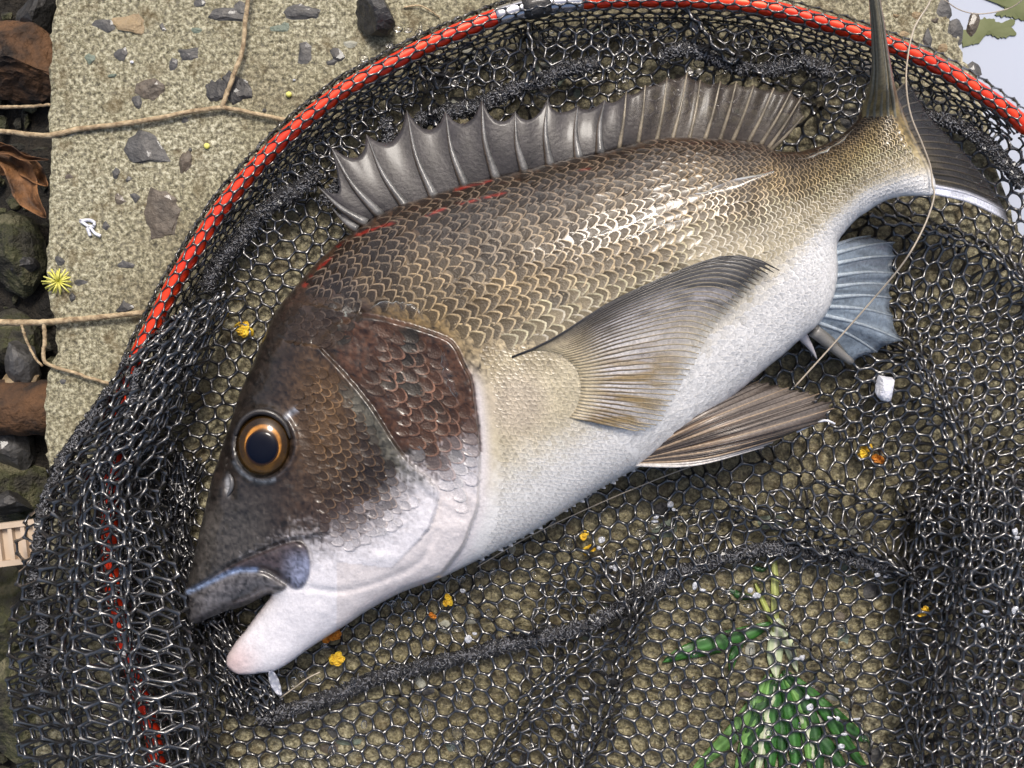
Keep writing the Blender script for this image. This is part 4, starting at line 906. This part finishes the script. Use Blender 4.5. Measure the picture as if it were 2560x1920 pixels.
def foldwarp(p, amp=1.0, seed=0, zb=0.0038, na=36):
    x, y = p[:, 0], p[:, 1]
    q = p + na * np.stack([fbm(x / 300, y / 300, 80 + seed, 2) - 0.5, fbm(x / 300, y / 300, 90 + seed, 2) - 0.5], -1) * 2 + 5 * np.stack([vn(x / 46, y / 46, 81 + seed) - 0.5, vn(x / 46, y / 46, 91 + seed) - 0.5], -1) * 2
    z = zb + 0.0030 * fbm(x / 80, y / 80, 83 + seed, 2) + 0.004 * sm(0.5, 0.8, fbm(x / 170, y / 170, 87 + seed, 2))
    for pl, w_, h_, c_ in FOLD:
        d, bx, by = dist(q[:, 0], q[:, 1], pl); g = np.exp(-(d / (2.2 * w_)) ** 2)
        q = q + (np.stack([bx, by], -1) - q) * (c_ * g)[:, None]; d = d * (1 - c_ * g)
        z = z + amp * h_ * np.exp(-(d / w_) ** 2)
    return q, z
def rot(p, a, c):
    ca, sa = math.cos(a), math.sin(a); return (p - c) @ np.array([[ca, -sa], [sa, ca]]).T + c
def layer(box, s, ang, poly, zb, amp, seed, rn=0.0010, rm=0.00062, hide=70, na=36):
    c = np.array([(box[0] + box[1]) / 2, (box[2] + box[3]) / 2]); R_ = 0.75 * max(box[1] - box[0], box[3] - box[2])
    pts, E = hexedges(c[0] - R_, c[0] + R_, c[1] - R_, c[1] + R_, s); pts = rot(pts, ang, c)
    k = (pts[:, 0] > box[0] - 60) & (pts[:, 0] < box[1] + 60) & (pts[:, 1] > box[2] - 60) & (pts[:, 1] < box[3] + 60)
    mp = -np.ones(len(pts), int); mp[k] = np.arange(k.sum()); pts = pts[k]; E = E[k[E].all(1)]; E = mp[E]
    q, z = foldwarp(pts, amp, seed, zb, na)
    ok = inside(q[:, 0], q[:, 1], poly)
    deep = samp(SD, q[:, 0], q[:, 1]); ok &= ~(inside(q[:, 0], q[:, 1], BODY) & (deep > hide))
    # nothing pokes through the fish from below
    E = E[ok[E].all(1)]; W = np.stack([(q[:, 0] - 1280) * K, (960 - q[:, 1]) * K, z], -1)
    strands(W, E, rn, rm)
inset = []
dH = HPR - np.roll(HPR, 1, 0); nH = np.stack([-dH[:, 1], dH[:, 0]], -1); nH /= np.linalg.norm(nH, axis=1)[:, None] + 1e-9
if not inside(np.array([HPR[50, 0] + nH[50, 0] * 20]), np.array([HPR[50, 1] + nH[50, 1] * 20]), HPR)[0]: nH = -nH
INNER = HPR + nH * 60
layer((300, 2700, 0, 2080), 42, math.radians(-13), INNER, 0.0036, 1.3, 0, 0.00135, 0.00080)
LOWP = np.array([(1340, 1420), (1600, 1330), (1760, 1240), (2050, 1180), (2320, 1300), (2300, 1480), (2000, 1420), (1800, 1400), (1640, 1480), (1580, 1640), (1500, 1960), (1180, 1960), (1300, 1700)])
layer((1100, 2350, 1150, 1980), 39, math.radians(17), LOWP, 0.0085, 1.0, 13, 0.0011, 0.0007)
TOPP = np.array([(560, 560), (700, 380), (860, 260), (1060, 150), (1300, 80), (1700, 60), (2050, 140), (2150, 230), (2130, 300), (2040, 350), (2000, 200), (1700, 170), (1500, 240), (1200, 240), (1000, 270), (930, 330), (860, 440), (760, 560), (640, 700)])
layer((500, 2200, 40, 720), 39, math.radians(9), TOPP, 0.0105, 0.9, 5, 0.00110, 0.00070)
RIGP = np.array([(2150, 640), (2320, 560), (2560, 640), (2720, 900), (2700, 1500), (2560, 1700), (2330, 1500), (2200, 1200), (2060, 1100), (2080, 1000)])
layer((1950, 2750, 480, 1700), 37, math.radians(24), RIGP, 0.0095, 0.8, 9, 0.00125, 0.00080)
# netting sewn round the hoop and hanging to the ground inside it
def wall(i0, i1, prof, rows, s, seed, crump, rn=0.00095, rm=0.0006):
    L = np.r_[0, np.cumsum(np.linalg.norm(np.diff(HPR, axis=0), axis=1))]
    pts, E = hexedges(L[i0], L[i1], 0, rows, s); a = pts[:, 0] + 14 * (vn(pts[:, 0] / 60, pts[:, 1] / 60, seed) - .5); wv = np.clip(pts[:, 1] / rows, 0, 1)
    pr = np.array(prof, float); pu = np.linspace(0, 1, len(pr))
    prs = cr(pr, 6); o_ = np.interp(wv, np.linspace(0, 1, len(prs)), prs[:, 0]); z = np.interp(wv, np.linspace(0, 1, len(prs)), prs[:, 1])
    wob = sm(0.35, 0.9, wv) + 0.25 * sm(0.1, 0.0, wv)
    o_ = o_ + crump * wob * (fbm(a / 90, wv * 2, seed + 2, 2) - 0.5) * 2; z = z + 0.007 * wob * (fbm(a / 60, wv * 3, seed + 4, 2) - 0.4)
    x = np.interp(a, L, HPR[:, 0]); y = np.interp(a, L, HPR[:, 1]); nx_ = np.interp(a, L, nH[:, 0]); ny_ = np.interp(a, L, nH[:, 1])
    W = PA(np.stack([x + nx_ * o_, y + ny_ * o_], -1), np.maximum(z, 0.0016)); ok = (pts[:, 0] >= L[i0]) & (pts[:, 0] <= L[i1]) & (pts[:, 1] >= -1) & (pts[:, 1] <= rows + 1)
    strands(W, E[ok[E].all(1)], rn, rm)
PROF = [(-36, 0.012), (-26, ZH - .001), (-14, ZH + .0040), (0, ZH + RH + .0007), (14, ZH + .0040), (26, ZH - .001), (36, 0.017), (56, 0.012), (84, 0.007), (118, 0.0042)]
wall(0, 520, PROF, 245, 41, 1, 16, 0.00085, 0.00050); wall(560, 698, PROF, 245, 41, 2, 16, 0.00085, 0.0005)
PROF2 = [(16, ZH - .002), (30, 0.016), (44, 0.012), (52, 0.018), (70, 0.009), (92, 0.010), (112, 0.0046)]
wall(0, 430, PROF2, 200, 36, 6, 26, 0.0008, 0.0005)
PROF3 = [(-20, ZH - .003), (-34, 0.016), (-30, 0.010), (-22, 0.004)]
wall(60, 420, PROF3, 80, 34, 8, 10, 0.0008, 0.0005)
# bunched netting flopped over the hoop at the left, and the billow at the right
def curtain(Lp, Rp, zf, s, seed, box_u, rn, rm, crump=22):
    Lp = resample(cr(Lp, 6), 60); Rp = resample(cr(Rp, 6), 60); Hh = np.linalg.norm(np.diff((Lp + Rp) / 2, axis=0), axis=1).sum()
    pts, E = hexedges(0, box_u, 0, Hh, s); u = np.clip(pts[:, 0] / box_u, 0, 1); v = np.clip(pts[:, 1] / Hh, 0, 1)
    ok = (pts[:, 0] > -1) & (pts[:, 0] < box_u + 1) & (pts[:, 1] > -1) & (pts[:, 1] < Hh + 1)
    i = v * 59; gl = np.stack([np.interp(i, np.arange(60), Lp[:, k]) for k in (0, 1)], -1); gr = np.stack([np.interp(i, np.arange(60), Rp[:, k]) for k in (0, 1)], -1)
    uu = u + 0.035 * np.sin(u * 6 * np.pi + v * 7) ; p = gl + (gr - gl) * uu[:, None]
    p = p + crump * 2 * np.stack([fbm(u * 5, v * 9, seed, 2) - 0.5, fbm(u * 5, v * 9, seed + 3, 2) - 0.5], -1)
    z = zf(u, v) + 0.012 * (fbm(u * 6, v * 12, seed + 5, 3) - 0.5)
    strands(PA(p, np.maximum(z, 0.002)), E[ok[E].all(1)], rn, rm)
CL = [(392, 790), (326, 900), (246, 1010), (172, 1120), (116, 1240), (88, 1370), (50, 1520), (40, 1700), (70, 1920), (110, 2160)]
CR = [(600, 720), (545, 830), (490, 960), (440, 1080), (398, 1200), (420, 1340), (482, 1520), (548, 1690), (568, 1900), (600, 2130)]
zt_ = lambda u, v: (0.012 + 0.050 * np.sin(np.pi * np.clip(u * 0.86 + 0.06, 0, 1)) ** 0.7) * (0.72 + 0.28 * sm(0.0, 0.4, v))
curtain(CL, CR, zt_, 50, 11, 430, 0.00140, 0.00082, 22)
zt2 = lambda u, v: 0.006 + 0.032 * np.sin(np.pi * u) ** 0.7
curtain([(x - 12, y) for x, y in CL], [(x + 6, y) for x, y in CR], zt2, 45, 17, 500, 0.0011, 0.00068, 40)
curtain([(x + 8, y + 16) for x, y in CL], [(x - 14, y + 16) for x, y in CR], lambda u, v: zt_(u, v) * 0.80, 46, 41, 470, 0.0011, 0.00070, 34)
zt3 = lambda u, v: 0.004 + 0.018 * np.sin(np.pi * u) ** 0.7
curtain([(x + 20, y) for x, y in CL[2:]], [(x - 10, y + 10) for x, y in CR[2:]], zt3, 42, 19, 470, 0.0010, 0.00062, 40)
zb_ = lambda u, v: 0.005 + 0.040 * sm(-0.05, 0.5, u) * (1 - 0.5 * sm(0.8, 1.0, u)) * (0.55 + 0.45 * sm(0.0, 0.25, v))
curtain([(2300, 1180), (2268, 1320), (2262, 1500), (2262, 1700), (2270, 1920), (2300, 2080)], [(2640, 1150), (2650, 1320), (2640, 1500), (2630, 1700), (2600, 1920), (2540, 2080)], zb_, 45, 23, 470, 0.00145, 0.00088, 14)
zb2 = lambda u, v: 0.005 + 0.024 * np.sin(np.pi * u) ** 0.6
curtain([(2262, 1220), (2240, 1400), (2236, 1600), (2236, 1920), (2260, 2080)], [(2600, 1200), (2600, 1400), (2600, 1600), (2580, 1920), (2500, 2080)], zb2, 41, 29, 480, 0.0012, 0.00075, 30)
zb4 = lambda u, v: 0.004 + 0.010 * np.sin(np.pi * u)
for k_ in range(2):
    curtain([(410, 1130 - 20 * k_), (420, 1330), (490, 1560), (560, 1780)], [(508, 1160), (490, 1390), (620, 1620), (740, 1800)], zb4, 36, 35 + k_, 330, 0.0012, 0.0008, 36)
nm_ = mesh_obj('netting', np.vstack(NETV), np.vstack(NETF), M['net'], net)
# fuzzy woven tape at the seams
def seam(pts, z, wd, seed, twist=0.5):
    p = cr(pts, 10); n = int(np.linalg.norm(np.diff(p, axis=0), axis=1).sum() / 4); p = resample(p, n)
    r = np.random.default_rng(seed); p = p + 5 * np.stack([vn(np.arange(n) / 16, 1, seed) - .5, vn(np.arange(n) / 16, 2, seed) - .5], -1) * 2
    zz = np.interp(np.linspace(0, 1, n), np.linspace(0, 1, len(z)), z); V, F = tube(PA(p, zz), wd * K * (0.85 + 0.3 * vn(np.arange(n) / 9, 3, seed)), 14, flat=0.45)
    V = V + r.normal(0, 0.00055, V.shape); o = mesh_obj('seam_tape', V, F, M['seam'], net, smooth=False)
    parts = []
    for k in range(n * 3):          # loops of the nap
        i = r.integers(1, n - 1); q = p[i] + r.normal(0, wd * 0.5, 2); z0 = zz[i] + 0.0006 + 0.8 * wd * K * 0.45 * max(0, 1 - (np.linalg.norm(q - p[i]) / wd) ** 2); a = r.uniform(0, 6.28); h = r.uniform(3, 6)
        b_ = np.array([math.cos(a), math.sin(a)]) * h; parts.append(tube(PA(np.array([q - b_, q, q + b_]), [z0 - .0006, z0 + r.uniform(.0004, .0012), z0 - .0006]), 0.00030, 4, False))
    V, F = merge(parts); mesh_obj('nap', V, F, M['nap'], o)['kind'] = 'stuff'
dd = lambda L: [(x * D, y * D) for x, y in L]
seam(dd([(560, 1556), (640, 1530), (700, 1510), (800, 1468), (900, 1442), (1000, 1417), (1100, 1392), (1200, 1370), (1300, 1336), (1390, 1288), (1440, 1250), (1500, 1225), (1600, 1195), (1690, 1186), (1800, 1196), (1900, 1222), (1990, 1250)]), [.012, .009, .009, .010, .014, .012, .010, .011, .014], 18, 3)
seam(dd([(690, 372), (640, 410), (580, 450), (530, 505), (480, 560), (440, 620)]), [.014, .016, .014, .016], 19, 4)
seam(dd([(765, 345), (735, 400), (700, 440)]), [.013, .012], 15, 5)
seam(dd([(838, 255), (842, 300), (836, 345)]), [.015, .013], 17, 6)
seam(dd([(905, 262), (960, 240), (1020, 232), (1080, 205), (1130, 188), (1200, 160), (1290, 135)]), [.015, .016, .017, .015], 19, 7)
seam(dd([(1420, 120), (1500, 108), (1560, 135), (1630, 150), (1700, 146), (1740, 130), (1790, 165)]), [.016, .016, .018, .018], 18, 8)
seam(dd([(1990, 248), (2050, 262), (2110, 300), (2170, 350), (2212, 395)]), [.015, .015, .014], 17, 9)
seam(dd([(285, 770), (235, 850), (175, 935), (110, 1050), (85, 1150), (75, 1260), (95, 1390), (85, 1520)]), [.026, .028, .03, .034, .036], 14, 10)
seam(dd([(300, 800), (270, 920), (200, 1050)]), [.046, .05, .05], 9, 12)
adopt(net)

# ------------------------------------------------------------------ small things
def fline(name, label, pts, z, r=0.00038):
    p = resample(cr(pts, 8), 90); V, F = tube(PA(p, np.interp(np.linspace(0, 1, 90), np.linspace(0, 1, len(z)), z)), r, 6)
    tag(mesh_obj(name, V, F, M['line']), label, 'fishing line')
fline('fishing_line', 'thin pale fishing line running over the tail to the pelvic fin', dd([(2016, -60), (2010, 0), (1975, 60), (1960, 130), (1958, 190), (1968, 250), (1992, 310), (2010, 360), (2014, 400), (2018, 425), (1996, 490), (1950, 570), (1870, 665), (1790, 755), (1716, 836)]), [.07, .07, .07, .068, .066, .066, .05, .04, .034], 0.00042)
fline('fishing_line', 'fine fishing line lying along the belly on the net', dd([(1030, 1225), (1150, 1155), (1300, 1085), (1420, 1035), (1500, 1005)]), [.014, .013, .013, .014], 0.0003)
fline('fishing_line', 'loop of fine line hanging over the water', dd([(2040, 0), (2075, 22), (2120, 30), (2180, 18), (2212, -4), (2230, -30)]), [.03, .02, .02, .03], 0.0003)
fline('fishing_line', 'short stub of line by the chin', [(700, 1745), (735, 1720), (770, 1695), (800, 1680)], [.012, .016, .014], 0.00035)
V, F = leafmesh([(676, 1676), (684, 1700), (692, 1720), (702, 1738)], 11, [.030, .022, .016], 0.002); o = mesh_obj('clear_scrap', V, F, M['white']); thick(o, .0008); tag(o, 'small whitish pointed scrap below the chin of the fish', 'scrap')
# blossoms
def blossom(name, x, y, z, n, L, m, label, spread=1.0, r=0.0003):
    root = empty(name, P(x, y, z)); parts = []
    for k in range(n):
        a = 2 * math.pi * k / n + rng.uniform(-.2, .2); l_ = L * rng.uniform(0.6, 1.15); e_ = rng.uniform(0.1, 0.9)
        p0 = np.array([x, y]); p1 = p0 + np.array([math.cos(a), math.sin(a)]) * l_; V, F = tube(PA(np.array([p0, (p0 + p1) / 2, p1]), [z + .0008, z + .0012 + .004 * e_, z + .0008 + .003 * e_]), r, 5)
        mesh_obj('stamen', V, F, M[m], root)
    adopt(root); return tag(root, label, 'blossom')
blossom('blossom', 145, 704, 0.0, 34, 36, 'stamen', 'pale yellow tuft of stamens on the slab edge', r=0.00042)
def petals(x, y, z, label, m='yellow', n=6, s=9):
    root = empty('blossom', P(x, y, z))
    for k in range(n):
        a = rng.uniform(0, 6.28); d_ = np.array([math.cos(a), math.sin(a)]); c = np.array([x, y]) + rng.normal(0, s * 0.6, 2)
        V, F = leafmesh([c - d_ * s, c, c + d_ * s], s * 0.75, [z, z + .002, z + .001], 0.0015, 8, 5); o = mesh_obj('petal', V, F, M[m], root); thick(o, .0003)
    adopt(root); tag(root, label, 'blossom')
petals(1118, 1500, 0.0062, 'yellow blossom on the net just below the gill throat'); petals(1086, 1538, 0.005, 'small orange blossom crumb by the throat blossom', 'orange', 4, 6)
petals(832, 1590, 0.010, 'orange blossom clump touching the lower jaw', 'orange', 8, 10); petals(844, 1650, 0.007, 'yellow blossom clump below the lower jaw', 'yellow', 9, 11)
petals(1462, 1340, 0.006, 'upper yellow petal on the net below the belly', 'yellow', 4, 10); petals(1470, 1372, 0.006, 'lower yellow petal on the net below the belly', 'yellow', 4, 11)
petals(2162, 1126, 0.006, 'yellow green blossom under the mesh below the pelvic fin', 'yellow', 6, 12); petals(2190, 1152, 0.005, 'orange yellow petal beside the blossom under the mesh', 'orange', 4, 11)
petals(2304, 1530, 0.018, 'yellow crumb stuck in the fold at the right of the net', 'yellow', 6, 9); petals(612, 832, 0.004, 'yellow green petals under the mesh above the head', 'yellow', 6, 14); petals(990, 352, .010, 'small yellow crumb behind the dorsal fin', 'yellow', 4, 7)
for x, y, l_ in ((722, 236, 'small round yellow seed on the slab beside the hoop'), (517, 365, 'tiny yellow seed near the largest grey stone')):
    V, F = rock(300 + x, 0.0016, 0.0016, 0.0014, 2, 0.05, 1); o = mesh_obj('seed', V, F, M['stamen']); o.location = P(x, y, 0.0011); tag(o, l_, 'seed')
# shell scrap: a branching white piece
sh = []
for pts in ([(200, 552), (215, 562), (228, 572), (238, 584), (252, 590)], [(200, 552), (222, 550), (236, 556), (234, 566)], [(222, 566), (236, 566)], [(218, 570), (226, 590)]):
    sh.append(tube(PA(resample(cr(pts, 5) if len(pts) > 2 else np.array(pts, float), 10), 0.0012), 0.0009, 6))
V, F = merge(sh); tag(mesh_obj('shell_scrap', V, F, M['white']), 'white branching shell scrap on the slab', 'shell')
V, F = rock(333, 0.0062, 0.0078, 0.0035, 4, 0.16, 5); o = mesh_obj('white_blob', V, F, M['white']); o.location = P(2217, 966, 0.016); tag(o, 'crinkled white blob standing in for a water bubble in the net below the anal fin', 'scrap')  # solid white blob in place of a reflecting water bubble
for i, (x, y, s, l_) in enumerate([(330, 155, 12, 'small white chip between the grey stones'), (735, 200, 8, 'tiny white chip beside the hoop')]):
    V, F = rock(340 + i, s * K * .55, s * K * .35, 0.0008, 1, .3, 4); o = mesh_obj('chip', V, F, M['white'], smooth=False); o.location = P(x, y, .0005); tag(o, l_, 'chip')
# drops of water held in the mesh
dr = []
for i in range(330):
    x, y = (rng.uniform(700, 2540), rng.uniform(1250, 1900)) if i % 3 else (rng.uniform(900, 2050), rng.uniform(70, 240))
    if inside(np.array([x]), np.array([y]), BODY)[0]: continue
    V, F = rock(700 + i, rng.uniform(.0010, .0036), rng.uniform(.0010, .0036), rng.uniform(.0006, .0013), 2, 0.25, 2); dr.append((V + np.array(P(x, y, rng.uniform(.006, .012))), F))
V, F = merge(dr); tag(mesh_obj('water_drops', V, F, M['film']), 'clear water drops clinging to the wet net', 'water drops', kind='stuff')
fr = []  # white flakes added for sky glints in the wet net cells
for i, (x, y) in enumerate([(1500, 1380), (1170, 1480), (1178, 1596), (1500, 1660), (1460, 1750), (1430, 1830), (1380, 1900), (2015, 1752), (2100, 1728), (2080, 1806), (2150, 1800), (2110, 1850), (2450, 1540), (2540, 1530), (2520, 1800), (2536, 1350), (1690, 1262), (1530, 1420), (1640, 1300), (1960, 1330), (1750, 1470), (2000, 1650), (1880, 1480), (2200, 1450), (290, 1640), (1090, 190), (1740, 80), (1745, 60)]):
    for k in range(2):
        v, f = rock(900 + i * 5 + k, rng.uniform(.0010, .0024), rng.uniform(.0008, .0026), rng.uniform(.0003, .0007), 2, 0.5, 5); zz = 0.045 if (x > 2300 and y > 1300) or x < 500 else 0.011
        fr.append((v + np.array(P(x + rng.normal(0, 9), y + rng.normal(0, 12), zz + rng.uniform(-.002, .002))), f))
V, F = merge(fr); tag(mesh_obj('glint_flake', V, F, M['glint_flake']), 'small white flakes painted as wet glints in the mesh', 'glint_flake', kind='stuff')
# the green weed under the net
weed = empty('leafy_weed', P(1937, 1700, 0.001))
q9 = lambda L: [(1660 + a * Z1, 1245 + b * Z1) for a, b in L]
def wleaf(pts, wd, z, c, tipw=0.02):
    V, F = leafmesh(q9(pts), wd, z, -0.0006, 20, 7, tipw); k = np.tile(np.abs(np.linspace(-1, 1, 7)), 20)[:, None]
    u = np.repeat(np.linspace(0, 1, 20), 7)[:, None]; cc = np.array(c)[None] * (0.72 + 0.28 * k + 0.0 * u); cc = np.where(k < .05, np.minimum(cc * 1.9 + 0.04, .7), cc); cc = cc * (0.85 + 0.3 * vn(u[:, 0] * 30, k[:, 0] * 2, 3)[:, None])
    o = mesh_obj('leaf', V, F, M['leaf'], weed, col=cc); thick(o, .0003)
gr = lin(52, 106, 40); dk = lin(36, 80, 30); pl = lin(196, 210, 170); md = lin(104, 150, 74)
wleaf([(680, 380), (682, 620), (684, 850)], 7, [.001, .002], lin(168, 176, 104), 0.5)
wleaf([(560, 520), (610, 640), (660, 760), (690, 860)], 5, [.0015, .002], lin(160, 170, 90), 0.4)
wleaf([(700, 740), (690, 860), (680, 980), (690, 1110)], 20, [.0022, .003], pl); wleaf([(700, 740), (750, 860), (790, 980), (820, 1070)], 13, [.002, .003], pl)
wleaf([(660, 770), (520, 830), (300, 900), (120, 950), (-10, 1010)], 24, [.002, .003], gr); wleaf([(520, 820), (460, 900), (420, 1000), (410, 1090)], 11, [.0015, .002], gr)
wleaf([(400, 560), (470, 600), (560, 610)], 9, [.001, .002], dk); wleaf([(540, 420), (600, 440), (640, 420)], 6, [.001, .002], dk)
for (pts, wd, c) in [([(640, 1080), (560, 1250), (420, 1450), (220, 1640), (150, 1720)], 20, md), ([(660, 1080), (600, 1300), (500, 1500), (430, 1760)], 15, md), ([(690, 1080), (680, 1300), (660, 1500), (640, 1780)], 19, gr),
                     ([(720, 1080), (770, 1300), (800, 1500), (820, 1780)], 17, gr), ([(730, 1060), (880, 1300), (940, 1500), (960, 1780)], 18, dk), ([(740, 1060), (960, 1260), (1100, 1480), (1270, 1700)], 17, gr),
                     ([(800, 1200), (870, 1400), (930, 1640)], 10, pl), ([(700, 1090), (650, 1300), (610, 1500), (560, 1760)], 12, pl), ([(740, 1100), (860, 1340), (900, 1700)], 14, md), ([(690, 1150), (720, 1400), (730, 1760)], 13, dk), ([(700, 1100), (560, 1400), (520, 1720)], 22, dk), ([(900, 1200), (1080, 1380), (1260, 1500)], 22, gr), ([(820, 1340), (1000, 1520), (1150, 1740)], 17, dk)]:
    wleaf(pts, wd, [.0015, .0025, .002], c)
adopt(weed); tag(weed, 'green leafy weed flattened under the net', 'weed')
